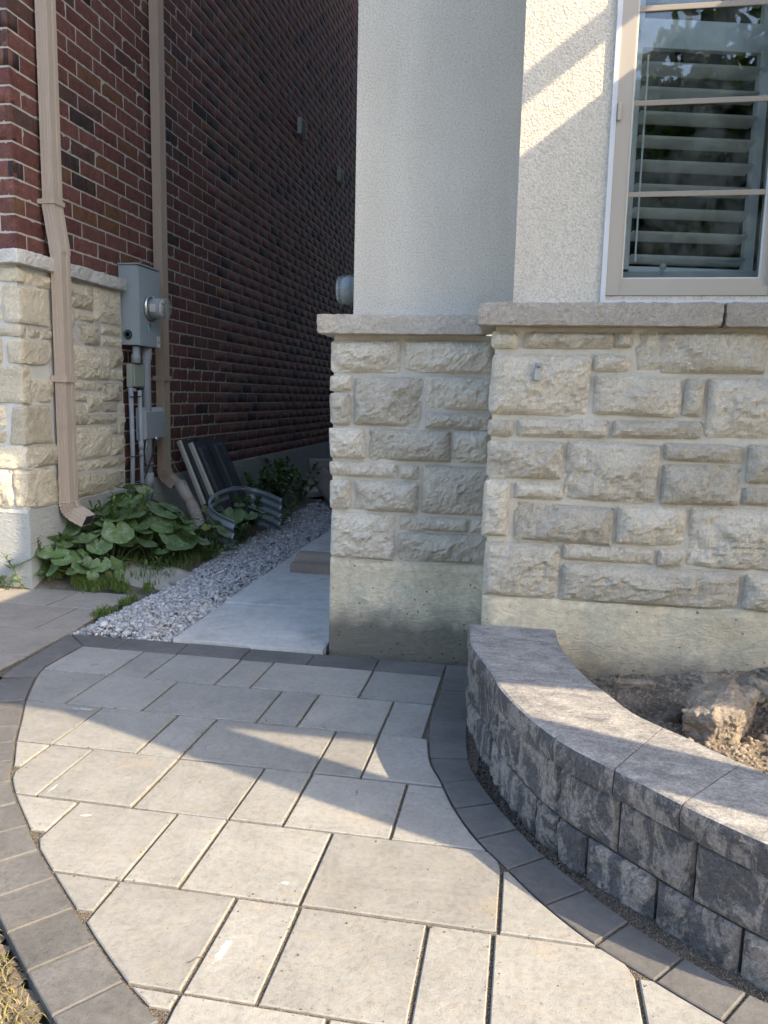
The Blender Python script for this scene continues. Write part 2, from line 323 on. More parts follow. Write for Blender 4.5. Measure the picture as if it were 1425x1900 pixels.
def mat_glass():
    s = N('window_glass'); W = s.world()
    s.b.inputs['Base Color'].default_value = (.8, .88, .86, 1)
    t = s.n('ShaderNodeBsdfTransparent'); t.inputs[0].default_value = (.93, .96, .97, 1)
    gl = s.n('ShaderNodeBsdfGlossy'); gl.inputs['Roughness'].default_value = .012; gl.inputs[0].default_value = (1, 1, 1, 1)
    fr = s.n('ShaderNodeFresnel'); fr.inputs[0].default_value = 1.5
    f = s.math('MULTIPLY', fr.outputs[0], 1.35, True)
    m1 = s.n('ShaderNodeMixShader'); s.set(m1.inputs[0], f); s.t.links.new(t.outputs[0], m1.inputs[1]); s.t.links.new(gl.outputs[0], m1.inputs[2])
    # dried splashes and dust on the pane
    d = s.n('ShaderNodeBsdfDiffuse'); d.inputs[0].default_value = (.75, .8, .82, 1)
    n1 = s.noise(32, 6, .8, s.map(W, (1.6, 1, .8), (0, .7, 0))); big = s.noise(4.2, 2, .5, W)
    sp = s.math('MULTIPLY', s.ramp(n1, [(.66, 0), (.70, 1)]), s.ramp(big, [(.52, 0), (.62, 1)]))
    dust = s.math('MULTIPLY', s.ramp(s.noise(9, 5, .7, W), [(.4, 0), (.8, 1)]), .09)
    m2 = s.n('ShaderNodeMixShader'); s.set(m2.inputs[0], s.math('ADD', s.math('MULTIPLY', sp, .8), dust, True))
    s.t.links.new(m1.outputs[0], m2.inputs[1]); s.t.links.new(d.outputs[0], m2.inputs[2]); s.t.links.new(m2.outputs[0], s.out.inputs[0])
    return s.m
M_GLASS = mat_glass()
def mat_dome():
    s = N('meter_glass'); s.b.inputs['Alpha'].default_value = .30
    return s.done((.40, .44, .42), .08, None, **{'Specular IOR Level': .8})
M_DOME = mat_dome()

# ---------------------------------------------------------------- mesh helpers
def link(name, me, mat, parent=None, loc=(0, 0, 0), rot=(0, 0, 0)):
    o = bpy.data.objects.new(name, me); COL.objects.link(o)
    if mat is not None and len(me.materials) == 0: me.materials.append(mat)
    if parent is not None: o.parent = parent
    o.location = loc; o.rotation_euler = rot
    return o
def mesh(name, verts, faces, smooth=False):
    me = bpy.data.meshes.new(name); me.from_pydata([tuple(v) for v in verts], [], faces); me.update()
    if smooth: me.polygons.foreach_set('use_smooth', [True]*len(me.polygons))
    return me
def thing(name, label, cat, loc=(0, 0, 0), rot=(0, 0, 0), group=None):
    o = bpy.data.objects.new(name, None); COL.objects.link(o); o.location = loc; o.rotation_euler = rot
    o.empty_display_size = .1
    return tag(o, label, cat, group)
def tag(o, label, cat, group=None, kind=None):
    o['label'] = label; o['category'] = cat
    if group: o['group'] = group
    if kind: o['kind'] = kind
    return o
def structure(name, label=None):
    o = bpy.data.objects.new(name, None); COL.objects.link(o); o['kind'] = 'structure'
    if label: o['label'] = label
    return o
def boxm(name, x0, x1, y0, y1, z0, z1, bev=0.):
    bm = bmesh.new(); bmesh.ops.create_cube(bm, size=1)
    for v in bm.verts: v.co = Vector(((x0+x1)/2+v.co.x*(x1-x0), (y0+y1)/2+v.co.y*(y1-y0), (z0+z1)/2+v.co.z*(z1-z0)))
    if bev: bmesh.ops.bevel(bm, geom=bm.edges[:], offset=bev, segments=2, affect='EDGES', profile=.6)
    me = bpy.data.meshes.new(name); bm.to_mesh(me); bm.free(); return me
def boxes(name, L):
    V, F = [], []
    for x0, x1, y0, y1, z0, z1 in L:
        b = len(V); V += [(x0,y0,z0),(x1,y0,z0),(x1,y1,z0),(x0,y1,z0),(x0,y0,z1),(x1,y0,z1),(x1,y1,z1),(x0,y1,z1)]
        F += [(b,b+3,b+2,b+1),(b+4,b+5,b+6,b+7),(b,b+1,b+5,b+4),(b+1,b+2,b+6,b+5),(b+2,b+3,b+7,b+6),(b+3,b,b+4,b+7)]
    return mesh(name, V, F)
def rough_box(sx, sy, sz, cell=.02, r=.008, amp=.003, freq=25, seed=0, facets=0, fdep=.012, smooth=False, taper=0):
    """closed box of the given size with rounded, broken edges and a rough skin"""
    nx, ny, nz = (max(2, min(40, int(round(d/cell)))) for d in (sx, sy, sz))
    h = Vector((sx/2, sy/2, sz/2)); idx = {}; V = []; F = []
    rs = random.Random(seed); off = Vector((rs.uniform(-50, 50), rs.uniform(-50, 50), rs.uniform(-50, 50)))
    planes = []
    for _ in range(facets):
        n = Vector((rs.uniform(-1, 1), rs.uniform(-1, 1), rs.uniform(-1, 1))).normalized()
        sup = abs(n.x)*h.x+abs(n.y)*h.y+abs(n.z)*h.z
        planes.append((n, sup-rs.uniform(.3, 1)*fdep*2.2))
    def P(i, j, k):
        key = (i, j, k)
        if key in idx: return idx[key]
        p = Vector(((i/nx-.5)*sx, (j/ny-.5)*sy, (k/nz-.5)*sz))
        rr = min(r, min(h)*.9)
        q = Vector([max(-h[a]+rr, min(h[a]-rr, p[a])) for a in range(3)])
        d = p-q; L = d.length; nrm = d/L if L > 1e-9 else Vector((0, 0, 1))
        p = q+nrm*rr
        for n, dd in planes:
            t = p.dot(n)-dd
            if t > 0: p = p-n*t
        p = p+nrm*(amp*(noise.fractal((p+off)*freq, .8, 2.1, 4)))
        if taper: p.x *= 1-taper*(p.z/sz+.5); p.y *= 1-taper*(p.z/sz+.5)
        idx[key] = len(V); V.append(p); return idx[key]
    for i in range(nx):
        for j in range(ny):
            F.append((P(i,j,0), P(i,j+1,0), P(i+1,j+1,0), P(i+1,j,0))); F.append((P(i,j,nz), P(i+1,j,nz), P(i+1,j+1,nz), P(i,j+1,nz)))
    for i in range(nx):
        for k in range(nz):
            F.append((P(i,0,k), P(i+1,0,k), P(i+1,0,k+1), P(i,0,k+1))); F.append((P(i,ny,k), P(i,ny,k+1), P(i+1,ny,k+1), P(i+1,ny,k)))
    for j in range(ny):
        for k in range(nz):
            F.append((P(0,j,k), P(0,j,k+1), P(0,j+1,k+1), P(0,j+1,k))); F.append((P(nx,j,k), P(nx,j+1,k), P(nx,j+1,k+1), P(nx,j,k+1)))
    return mesh('rough_box', V, F, smooth)
def face_stone(a0, a1, z0, z1, axis, plane, sgn, depth, seed, proud=.016, bulge=.02, cell=.0105):
    bulge *= 1.45; proud *= 1.2
    """rock-faced stone: a = coordinate along the wall, face at `plane`, looking along sgn*axis ('x' or 'y')."""
    rs = random.Random(seed); L = a1-a0; H = z1-z0
    nu = max(5, min(44, int(L/cell))); nv = max(4, min(24, int(H/cell)))
    off = Vector((rs.uniform(0, 90), rs.uniform(0, 90), rs.uniform(0, 90)))
    big = min(L, H); b = bulge*min(1., big/.11)
    cuts = []
    for _ in range(rs.choice([2, 3, 4]) if big > .075 else 1):
        ang = rs.uniform(PI*1.1, PI*1.9) if rs.random() < .75 else rs.uniform(0, 2*PI)   # mostly chips broken off the lower edge
        cuts.append((math.cos(ang), math.sin(ang), rs.uniform(.12, .42), rs.uniform(.35, .9)))
    er = min(.011, big*.16); skew = [rs.uniform(-.0035, .0035) for _ in range(8)]; V, F = [], []
    cr = [rs.uniform(.006, .024)*min(1, big/.08) for _ in range(4)]
    def place(u, v, hgt):
        a = a0+u*L+skew[0]*(1-v)+skew[1]*v*(u-.5)+skew[6]*v; z = z0+v*H+skew[2]*(1-u)+skew[3]*u
        return (a, plane+sgn*hgt, z) if axis == 'y' else (plane+sgn*hgt, a, z)
    for j in range(nv+1):
        for i in range(nu+1):
            # rounded plan outline: pull corners in
            u, v = i/nu, j/nv
            x, y = (u-.5)*L, (v-.5)*H
            c = cr[(1 if u > .5 else 0)+(2 if v > .5 else 0)]
            qx, qy = max(0, abs(x)-(L/2-c)), max(0, abs(y)-(H/2-c))
            if qx > 0 and qy > 0:
                d = math.hypot(qx, qy)
                m = max(qx, qy)
                x -= math.copysign(qx*(1-m/d), x); y -= math.copysign(qy*(1-m/d), y)
            wob = .0028*noise.noise(Vector((x*18, y*18, seed*.7))+off)
            x += wob*(abs(x)/(L/2)); y += wob*(abs(y)/(H/2))
            e = min(L/2-abs(x), H/2-abs(y)); e = max(0, e)
            ed = 1-math.exp(-e/er) if e < er*5 else 1
            h = proud*ed+b*(1-math.exp(-e/(big*.28)))*.9
            uu, vv = x/(L/2), y/(H/2)
            for cx_, cy_, off_, sl in cuts:
                t = uu*cx_*min(1.6, L/H)+vv*cy_-off_+.32*noise.fractal(Vector((x*22, y*22, 5+sl*9))+off, .9, 2.2, 3)
                if t > 0: h = min(h, proud*.75*ed+b*max(-.35, .62-t*sl*1.1))
            h += .0075*noise.fractal(Vector((x*26, y*30, 0))+off, .7, 2.1, 5)+.0035*noise.hetero_terrain(Vector((x*55, y*70, 2))+off, 1, 2, 3, .6)*.6
            if e <= 1e-6: h = 0
            V.append(place(x/L+.5, y/H+.5, h))
    nb = (nu+1)*(nv+1)
    for j in range(nv):
        for i in range(nu):
            q = (j*(nu+1)+i, j*(nu+1)+i+1, (j+1)*(nu+1)+i+1, (j+1)*(nu+1)+i); F.append(q if (sgn < 0) == (axis == 'y') else q[::-1])
    rim = [i for i in range(nu+1)]+[j*(nu+1)+nu for j in range(1, nv+1)]+[nv*(nu+1)+i for i in range(nu-1, -1, -1)]+[j*(nu+1) for j in range(nv-1, 0, -1)]
    for k in rim:
        p = list(V[k]); p[1 if axis == 'y' else 0] = plane-sgn*depth; V.append(tuple(p))
    m = len(rim)
    for k in range(m):
        q = (rim[k], nb+k, nb+(k+1) % m, rim[(k+1) % m]); F.append(q if (sgn < 0) == (axis == 'y') else q[::-1])
    return mesh('stone', V, F)
def tube(name, pts, rad, seg=12, cap=True, smooth=True, prof=None):
    """tube or, with prof (list of (a,b) offsets), any closed section swept along pts"""
    pts = [Vector(p) for p in pts]; V, F = [], []
    rads = rad if isinstance(rad, (list, tuple)) else [rad]*len(pts)
    up = None
    for i, p in enumerate(pts):
        t = ((pts[i+1]-p) if i < len(pts)-1 else Vector((0, 0, 0)))
        t2 = ((p-pts[i-1]) if i else Vector((0, 0, 0)))
        d = (t.normalized()+t2.normalized()).normalized()
        if up is None:
            up = Vector((0, 1, 0)) if abs(d.y) < .9 else Vector((1, 0, 0))
        s_ = d.cross(up).normalized(); up = s_.cross(d).normalized()
        sect = prof if prof else [(math.cos(2*PI*k/seg), math.sin(2*PI*k/seg)) for k in range(seg)]
        for a, b in sect: V.append(p+s_*a*rads[i]+up*b*rads[i])
    n = len(prof) if prof else seg
    for i in range(len(pts)-1):
        for k in range(n): F.append((i*n+k, i*n+(k+1) % n, (i+1)*n+(k+1) % n, (i+1)*n+k))
    if cap: F.append(tuple(range(n))[::-1]); F.append(tuple((len(pts)-1)*n+k for k in range(n)))
    me = mesh(name, V, F, smooth and not prof); return me
def lathe(name, prof, seg=32, axis='x', centre=(0, 0, 0)):
    V, F = [], []
    for a, r in prof:
        for k in range(seg):
            t = 2*PI*k/seg; c, s_ = r*math.cos(t), r*math.sin(t)
            V.append({'x': (a, c, s_), 'y': (c, a, s_), 'z': (c, s_, a)}[axis])
    for i in range(len(prof)-1):
        for k in range(seg): F.append((i*seg+k, i*seg+(k+1) % seg, (i+1)*seg+(k+1) % seg, (i+1)*seg+k))
    V = [tuple(v[i]+centre[i] for i in range(3)) for v in V]
    F.append(tuple(range(seg))[::-1]); F.append(tuple((len(prof)-1)*seg+k for k in range(seg)))
    return mesh(name, V, F, True)
def text_mesh(body, size, parent, mat, loc, rot, name='lettering'):
    c = bpy.data.curves.new(name, 'FONT'); c.body = body; c.size = size; c.align_x = 'CENTER'; c.align_y = 'CENTER'; c.extrude = .0003
    c.materials.append(mat); o = bpy.data.objects.new(name, c); COL.objects.link(o); o.parent = parent; o.location = loc; o.rotation_euler = rot
    return o
def prism(name, poly, z_top, z_bot, bev=.0026):
    """paver: flat top, small chamfer, sides down; poly counter-clockwise"""
    n = len(poly); P = [Vector((p[0], p[1])) for p in poly]
    area = sum(P[i].x*P[(i+1) % n].y-P[(i+1) % n].x*P[i].y for i in range(n))
    if area < 0: P = P[::-1]
    ins = []
    for i in range(n):
        a, b, c = P[i-1], P[i], P[(i+1) % n]
        e1 = (b-a).normalized(); e2 = (c-b).normalized()
        n1 = Vector((-e1.y, e1.x)); n2 = Vector((-e2.y, e2.x)); m = (n1+n2)
        if m.length < 1e-6: m = n1
        m = m.normalized()/max(.5, m.normalized().dot(n1)); ins.append(b+m*bev)
    V = [(p.x, p.y, z_top) for p in ins]+[(p.x, p.y, z_top-bev*.75) for p in P]+[(p.x, p.y, z_bot) for p in P]
    F = [tuple(range(n))]
    for i in range(n):
        j = (i+1) % n; F.append((n+i, n+j, j, i)); F.append((2*n+i, 2*n+j, n+j, n+i))
    return mesh(name, V, F)
def interp(tab, y):
    for (y0, x0), (y1, x1) in zip(tab, tab[1:]):
        if y0 <= y <= y1: return x0+(x1-x0)*(y-y0)/(y1-y0) if y1 > y0 else x0
    return tab[0][1] if y < tab[0][0] else tab[-1][1]
def smooth_line(P, n=6):
    P = [Vector((p[0], p[1])) for p in P]; out = []
    for i in range(len(P)-1):
        p0 = P[max(i-1, 0)]; p1 = P[i]; p2 = P[i+1]; p3 = P[min(i+2, len(P)-1)]
        for k in range(n):
            t = k/n
            out.append(.5*((2*p1)+(p2-p0)*t+(2*p0-5*p1+4*p2-p3)*t*t+(3*p1-p0-3*p2+p3)*t*t*t))
    out.append(P[-1]); return out
def set_rnd(me, arr, dom='FACE'):
    a = me.attributes.new('rnd', 'FLOAT', dom); a.data.foreach_set('value', np.asarray(arr, dtype=np.float32))
def np_mesh(name, V, F, rnd=None, smooth=False):
    """V (n,3) array, F (m,k) array"""
    me = bpy.data.meshes.new(name); k = F.shape[1]; m = len(F)
    me.vertices.add(len(V)); me.vertices.foreach_set('co', V.astype(np.float32).ravel())
    me.loops.add(m*k); me.loops.foreach_set('vertex_index', F.astype(np.int32).ravel())
    me.polygons.add(m); me.polygons.foreach_set('loop_start', np.arange(0, m*k, k, dtype=np.int32))
    me.update(calc_edges=True); me.validate()
    if rnd is not None and len(me.polygons) == m: set_rnd(me, rnd)
    if smooth: me.polygons.foreach_set('use_smooth', [True]*len(me.polygons))
    return me

# ================================================================ GROUND
g = link('ground', mesh('ground', [(-90, -90, -.35), (90, -90, -.35), (90, 90, -.35), (-90, 90, -.35)], [(0, 1, 2, 3)]), M_LAWN); g['kind'] = 'structure'
# near ground: gentle sheet of earth under lawn, path and weeds; rises to the neighbour's wall
V, F = [], []; NX, NY = 90, 90
def earth_z(x, y):
    z = -.05
    t = max(0, min(1, (-1.95-x)/.7)); u = max(0, min(1, (y-3.78)/.25))
    z += (.05+.10*t)*u*(1 if x < -1.9 else 0)
    return z
xs = np.linspace(-7.5, 2.2, NX); ys = np.linspace(-4, 14, NY)
for y in ys:
    for x in xs:
        z = earth_z(x, y)
        if y > 3.8 and x < -1.95: z += .018*noise.noise(Vector((x*5, y*5, 0)))
        V.append((x, y, z))
for j in range(NY-1):
    for i in range(NX-1):
        a = j*NX+i; F.append((a, a+1, a+NX+1, a+NX))
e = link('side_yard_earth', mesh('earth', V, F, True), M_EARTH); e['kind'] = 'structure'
street = link('street', boxes('street', [(-60, 60, -16, -9, -.34, -.30)]), M_ASPH); street['kind'] = 'structure'
lawn = link('front_lawn', boxes('lawn', [(-40, 40, -8.9, -1.5, -.34, -.06)]), M_LAWN); lawn['kind'] = 'structure'

# ---------------------------------------------------------------- front walk: light pavers
walk = structure('front_walk', 'curved front walk of pale grey pavers with a charcoal border')
ROWY = [3.008, 2.712, 2.415, 2.110, 1.815, 1.517, 1.228, .935, .64, .345, .05]
ROWX = [[-1.563, -1.414, -1.128, -.985, -.566, -.287], [-1.564, -1.274, -.857, -.714, -.432, -.287], [-1.416, -1.134, -.993, -.575, -.430, -.1],
        [-1.418, -1.273, -.991, -.719, -.573, -.291], [-1.142, -.858, -.720, -.439, -.010, .2], [-.861, -.581, -.436, -.157, -.020, .258],
        [-.72, -.581, -.300, -.157, .126, .27, .55], [-.44, -.157, -.02, .26, .41, .69], [-.3, .126, .27, .55, .83], [-.16, -.02, .26, .69, .83]]
INL = [(-.579, 1.153), (-.687, 1.228), (-.858, 1.368), (-1.027, 1.514), (-1.142, 1.618), (-1.238, 1.715), (-1.329, 1.807), (-1.404, 1.896), (-1.457, 1.981), (-1.541, 2.111), (-1.626, 2.26), (-1.716, 2.416), (-1.817, 2.627), (-1.85, 2.74), (-1.852, 3.02)]
INL = [(-.05, .55), (-.22, .82), (-.41, 1.005)]+INL
INR = [(-.287, 3.152), (-.278, 2.873), (-.282, 2.565), (-.248, 2.283), (-.197, 2.141), (-.145, 1.999), (-.078, 1.865), (.003, 1.748), (.087, 1.632), (.186, 1.525), (.291, 1.443), (.397, 1.364), (.56, 1.26), (.74, 1.18), (.95, 1.12), (1.3, 1.08), (1.8, 1.08)]
OUTR = [(-.165, 3.16), (-.157, 2.874), (-.153, 2.575), (-.129, 2.308), (-.092, 2.18), (-.038, 2.055), (.025, 1.935), (.094, 1.823), (.182, 1.71), (.265, 1.615), (.360, 1.525), (.462, 1.45), (.61, 1.365), (.78, 1.29), (.98, 1.235), (1.3, 1.2), (1.8, 1.2)]
sINL, sINR = smooth_line(INL, 4), smooth_line(INR, 5)
tabL = sorted([(p.y, p.x) for p in sINL]); tabR = sorted([(p.y, p.x) for p in sINR if p.x < 1.25])
J = .0043
def xl(y): return interp(tabL, y) if y > .55 else -.05
def xr(y): return interp(tabR, y) if y > 1.09 else 1.6
npv = 0
for r_, (yt, yb) in enumerate(zip(ROWY, ROWY[1:])):
    cuts = [-9]+ROWX[r_]+([] if r_ < 6 else [1.0, 1.35])+[9]
    if r_ < 2: cuts = [-9]+ROWX[r_]
    for c0, c1 in zip(cuts, cuts[1:]):
        y0, y1 = yb+J, yt-J
        n = 9; ysq = [y0+(y1-y0)*k/(n-1) for k in range(n)]
        Lp = [(max(c0+J, xl(y)+J), y) for y in ysq]; Rp = [(min(c1-J, (xr(y) if r_ >= 2 else 9)-J), y) for y in ysq]
        keep = [k for k in range(n) if Rp[k][0]-Lp[k][0] > .004]
        if len(keep) < 2: continue
        k0, k1 = keep[0], keep[-1]
        sl_ = [Lp[k] for k in range(k0, k1+1)]; sr_ = [Rp[k] for k in range(k0, k1+1)]
        def simp(S):
            o = [S[0]]
            for i in range(1, len(S)-1):
                if abs((S[i][0]-o[-1][0])*(S[i+1][1]-o[-1][1])-(S[i+1][0]-o[-1][0])*(S[i][1]-o[-1][1])) > 2e-6: o.append(S[i])
            o.append(S[-1]); return o
        sl_, sr_ = simp(sl_), simp(sr_)
        poly = sr_+sl_[::-1]
        if sum(1 for _ in poly) < 3: continue
        area = abs(sum(poly[i][0]*poly[(i+1) % len(poly)][1]-poly[(i+1) % len(poly)][0]*poly[i][1] for i in range(len(poly))))/2
        if area < .0012: continue
        link('paver', prism('paver', poly, random.uniform(-.0015, .0015), -.05), M_PAVE, walk); npv += 1
# charcoal border pavers
def strip_piece(A, B, z=0, mat=M_DARK, gap=.003):
    """A,B lists of inner/outer points running the same way"""
    poly = [tuple(p) for p in A]+[tuple(p) for p in B][::-1]
    cx = sum(p[0] for p in poly)/len(poly); cy = sum(p[1] for p in poly)/len(poly)
    me = prism('border_paver', poly, z+random.uniform(-.002, .001), -.05)
    return link('border_paver', me, mat, walk)
def shrink(a, b, g_):
    a, b = Vector(a), Vector(b); d = (b-a).normalized(); return a+d*g_, b-d*g_
nR = 5; sOUT = smooth_line(OUTR, nR)
for i in range(len(INR)-1):
    A = sINR[i*nR:(i+1)*nR+1]; B = sOUT[i*nR:(i+1)*nR+1]
    A = list(A); B = list(B)
    A[0] = A[0]+(A[1]-A[0]).normalized()*.003; A[-1] = A[-1]-(A[-1]-A[-2]).normalized()*.003
    B[0] = B[0]+(B[1]-B[0]).normalized()*.003; B[-1] = B[-1]-(B[-1]-B[-2]).normalized()*.003
    strip_piece([p+(q-p).normalized()*.003 for p, q in zip(A, B)], [q-(q-p).normalized()*.003 for p, q in zip(A, B)])
# top run
tx = [-1.995, -1.705, -1.422, -1.136, -.85, -.569, -.287]
for i, (a, b) in enumerate(zip(tx, tx[1:])):
    p = [(a+.003, 3.153), (b-.003, 3.153), (b-.003, 3.015), (a+(.148 if i == 0 else .003), 3.015)]
    strip_piece(p[:2], [p[3], p[2]])
strip_piece([(-1.999, 3.145), (-1.962, 2.71)], [(-1.858, 3.010), (-1.856, 2.745)])
strip_piece([(-1.961, 2.70), (-1.944, 2.60)], [(-1.857, 2.738), (-1.822, 2.636)])
strip_piece([(-.284, 3.153), (-.17, 3.158)], [(-.284, 3.158), (-.17, 3.163)]) if False else None
# left curved run: walk down the inner curve, offset outwards
line = [p for p in sINL if p.y < 2.63]; line = sorted(line, key=lambda p: -p.y)
acc = [0]
for a, b in zip(line, line[1:]): acc.append(acc[-1]+(b-a).length)
def at_s(s_):
    for i in range(len(acc)-1):
        if acc[i] <= s_ <= acc[i+1]:
            t = (s_-acc[i])/(acc[i+1]-acc[i]); p = line[i].lerp(line[i+1], t); d = (line[min(i+2, len(line)-1)]-line[max(i-1, 0)]).normalized(); return p, Vector((d.y, -d.x))
    return line[-1], Vector(((line[-1]-line[-2]).normalized().y, -(line[-1]-line[-2]).normalized().x))
s0 = .004
while s0 < acc[-1]-.1:
    ln = random.choice([.134, .131, .137]) if s0 > .3 else .23
    A, B = [], []
    for k in range(4):
        p, n_ = at_s(min(acc[-1], s0+.003+(ln-.006)*k/3))
        if n_.x > 0: n_ = -n_
        A.append(p+n_*.004); B.append(p+n_*.134)
    strip_piece(A, B); s0 += ln
# sand bed under the joints and the gap beside the planter
def sand_z(x, y): return -.0075
bed = []
V = []; ys_ = list(np.linspace(.05, 3.15, 60))
for y in ys_: V += [(min(xl(y)-.07, -.1) if y < 2.6 else -1.99, y, -.0065), (1.7 if y < 1.45 else (1.4-(y-1.45)*4 if y < 1.8 else -.10), y, -.0075)]
sb = link('joint_sand_bed', mesh('sand', V, [(2*i, 2*i+1, 2*i+3, 2*i+2) for i in range(len(ys_)-1)]), M_SAND); sb['kind'] = 'structure'
# ---------------------------------------------------------------- driveway pavers on the left
drive = structure('driveway', 'driveway of large warm grey pavers at the left')
rowsd = [4.23, 3.87, 3.555, 3.19, 2.83, 2.47, 2.11, 1.75]
jx = [[-2.9, -3.4, -3.7], [-2.382, -2.80, -3.3, -3.6], [-2.204, -2.66, -3.15, -3.5], [-2.48, -2.98, -3.4], [-2.25, -2.75, -3.2], [-2.5, -3.0], [-2.2, -2.7, -3.2]]
for i, (yt, yb) in enumerate(zip(rowsd, rowsd[1:])):
    if i == 0: continue
    cuts = [-4.5]+sorted(jx[i])+[-2.0]
    for a, b in zip(cuts, cuts[1:]):
        if a == -4.5: pass
        rgt = lambda y: (-2.052 if y > 3.2 else (-2.004+.0 if y > 3.14 else (-1.968 if y > 2.6 else -1.75-(2.6-y)*-.0-.20)))
        bb = b-.0035
        p = [(a+.0035, yb+.0035), (min(bb, rgt(yb+.01)-.006), yb+.0035), (min(bb, rgt(yt-.01)-.006), yt-.0035), (a+.0035, yt-.0035)]
        link('driveway_paver', prism('driveway_paver', p, random.uniform(-.002, .002), -.05), M_DRIVE, drive)
V = [(x, y, -.0075) for x, y in [(-4.5, 1.75), (-1.975, 1.75), (-1.975, 3.1), (-2.02, 3.16), (-2.04, 3.86), (-4.5, 3.87)]]
sb2 = link('driveway_joint_sand', mesh('sand', V, [tuple(range(len(V)))]), M_SAND); sb2['kind'] = 'structure'
# ---------------------------------------------------------------- side path of slabs
path = structure('side_path', 'path of pale patio slabs leading between the houses')
yy = [3.163, 3.803, 4.425, 5.05, 5.67, 6.29, 6.91, 7.53, 8.15]
for i, (a, b) in enumerate(zip(yy, yy[1:])):
    x0 = -1.508-.008*i-(.004 if i % 2 else 0); x1 = -.822
    dz = [0, .004, .002, .006, .001, .003, 0, 0][i]
    link('patio_slab', prism('slab', [(x0, a+.003), (x1, a+.004), (x1, b-.003), (x0-.006, b-.002)], .012+dz, -.03, .003), M_SLAB, path)

# ================================================================ STUCCO HOUSE (right)
house = thing('stucco_house', 'stucco and limestone house with the louvred window at the right', 'house', (0, 2.8, 0))
HI = house.matrix_world
def H(name, me, mat, parent=house):
    o = link(name, me, mat, parent)
    if parent is house: o.location = (0, -2.8, 0)
    return o
# walls
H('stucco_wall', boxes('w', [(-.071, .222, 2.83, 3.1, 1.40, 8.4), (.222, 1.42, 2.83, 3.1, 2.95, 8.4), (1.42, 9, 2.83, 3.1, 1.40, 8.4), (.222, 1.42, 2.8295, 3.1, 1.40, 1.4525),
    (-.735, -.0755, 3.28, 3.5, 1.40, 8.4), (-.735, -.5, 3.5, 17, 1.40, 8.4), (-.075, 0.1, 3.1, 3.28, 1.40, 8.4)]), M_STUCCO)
H('mortar_backing', boxes('m', [(-.124, 9, 2.797, 3.1, .33, 1.345), (-.800, -.125, 3.217, 3.5, .36, 1.345), (-.800, -.5, 3.5, 17, .36, 1.345), (-.124, .0, 3.1, 3.216, .33, 1.345)]), M_MORTAR)
# parged foundation with a slightly uneven face
def uneven(name, x0, x1, z0, z1, y, amp=.004, nx=60, nz=24, xr_=None):
    V, F = [], []
    for j in range(nz+1):
        for i in range(nx+1):
            x = x0+(x1-x0)*i/nx; z = z0+(z1-z0)*j/nz
            e_ = .012*noise.noise(Vector((x*7, 3, z*2))) if j == nz else 0
            V.append((x, y-amp*noise.fractal(Vector((x*6, 0, z*9)), 1, 2, 3), z+e_))
    for j in range(nz):
        for i in range(nx):
            a = j*(nx+1)+i; F.append((a, a+1, a+nx+2, a+nx+1))
    return V, F
for nm, x0, x1, z1, y, back in (('foundation_wall', -.132, 3.2, .395, 2.786, 3.1), ('foundation_wall', -.803, -.1325, .408, 3.205, 3.4)):
    V, F = uneven('f', x0, x1, -.35, z1, y); nx, nz = 60, 24
    top = [nz*(nx+1)+i for i in range(nx+1)]; lf = [j*(nx+1) for j in range(nz+1)]
    b = len(V)
    for i in top: V.append((V[i][0], back, V[i][2]-.002))
    for i in range(nx): F.append((top[i], top[i+1], b+i+1, b+i))
    b = len(V)
    for j in lf: V.append((V[j][0], back, V[j][2]))
    for j in range(nz): F.append((lf[j+1], b+j+1, b+j, lf[j]))
    H(nm, mesh('foundation', V, F, True), M_PARGE)
H('foundation_wall', boxes('f', [(-.80, -.55, 3.41, 17, -.35, .40), (3.21, 9, 2.79, 3.1, -.35, .39)]), M_PARGE)
FRONT = [(-0.136, -0.048, 1.273, 1.328), (-0.028, 0.272, 1.273, 1.327), (0.275, 0.332, 1.275, 1.328), (0.342, 0.751, 1.201, 1.333), (-0.137, 0.201, 1.048, 1.253), (0.208, 0.325, 1.197, 1.255), (0.219, 0.504, 1.053, 1.185), (0.508, 0.570, 1.054, 1.182), (0.583, 0.841, 0.99, 1.185), (-0.135, -0.047, 0.973, 1.029), (-0.034, 0.274, 0.973, 1.035), (0.285, 0.574, 0.978, 1.037), (-0.136, 0.126, 0.827, 0.957), (0.138, 0.443, 0.758, 0.962), (0.457, 0.711, 0.904, 0.963), (0.452, 0.708, 0.758, 0.896), (0.723, 0.858, 0.839, 0.968), (0.719, 0.868, 0.765, 0.825), (-0.146, -0.052, 0.615, 0.815), (-0.035, 0.130, 0.757, 0.815), (-0.032, 0.303, 0.607, 0.739), (0.316, 0.543, 0.612, 0.747), (0.558, 0.881, 0.541, 0.748), (-0.134, 0.131, 0.402, 0.599), (0.141, 0.45, 0.545, 0.6), (0.462, 0.548, 0.542, 0.603), (0.142, 0.734, 0.398, 0.533), (0.746, 0.898, 0.404, 0.530)]
PIER = [(-0.809, -0.523, 1.195, 1.322), (-0.509, -0.145, 1.197, 1.323), (-0.815, -0.72, 1.117, 1.179), (-0.71, -0.432, 0.979, 1.177), (-0.419, -0.145, 1.05, 1.178), (-0.813, -0.726, 0.976, 1.108), (-0.415, -0.145, 0.974, 1.038), (-0.812, -0.659, 0.838, 0.964), (-0.645, -0.308, 0.838, 0.966), (-0.294, -0.145, 0.838, 0.966), (-0.81, -0.525, 0.762, 0.821), (-0.513, -0.431, 0.763, 0.819), (-0.418, -0.145, 0.623, 0.822), (-0.809, -0.716, 0.624, 0.749), (-0.702, -0.431, 0.622, 0.75), (-0.802, -0.526, 0.415, 0.609), (-0.511, -0.225, 0.549, 0.607), (-0.21, -0.145, 0.551, 0.608), (-0.516, -0.145, 0.418, 0.538)]
sd = 100
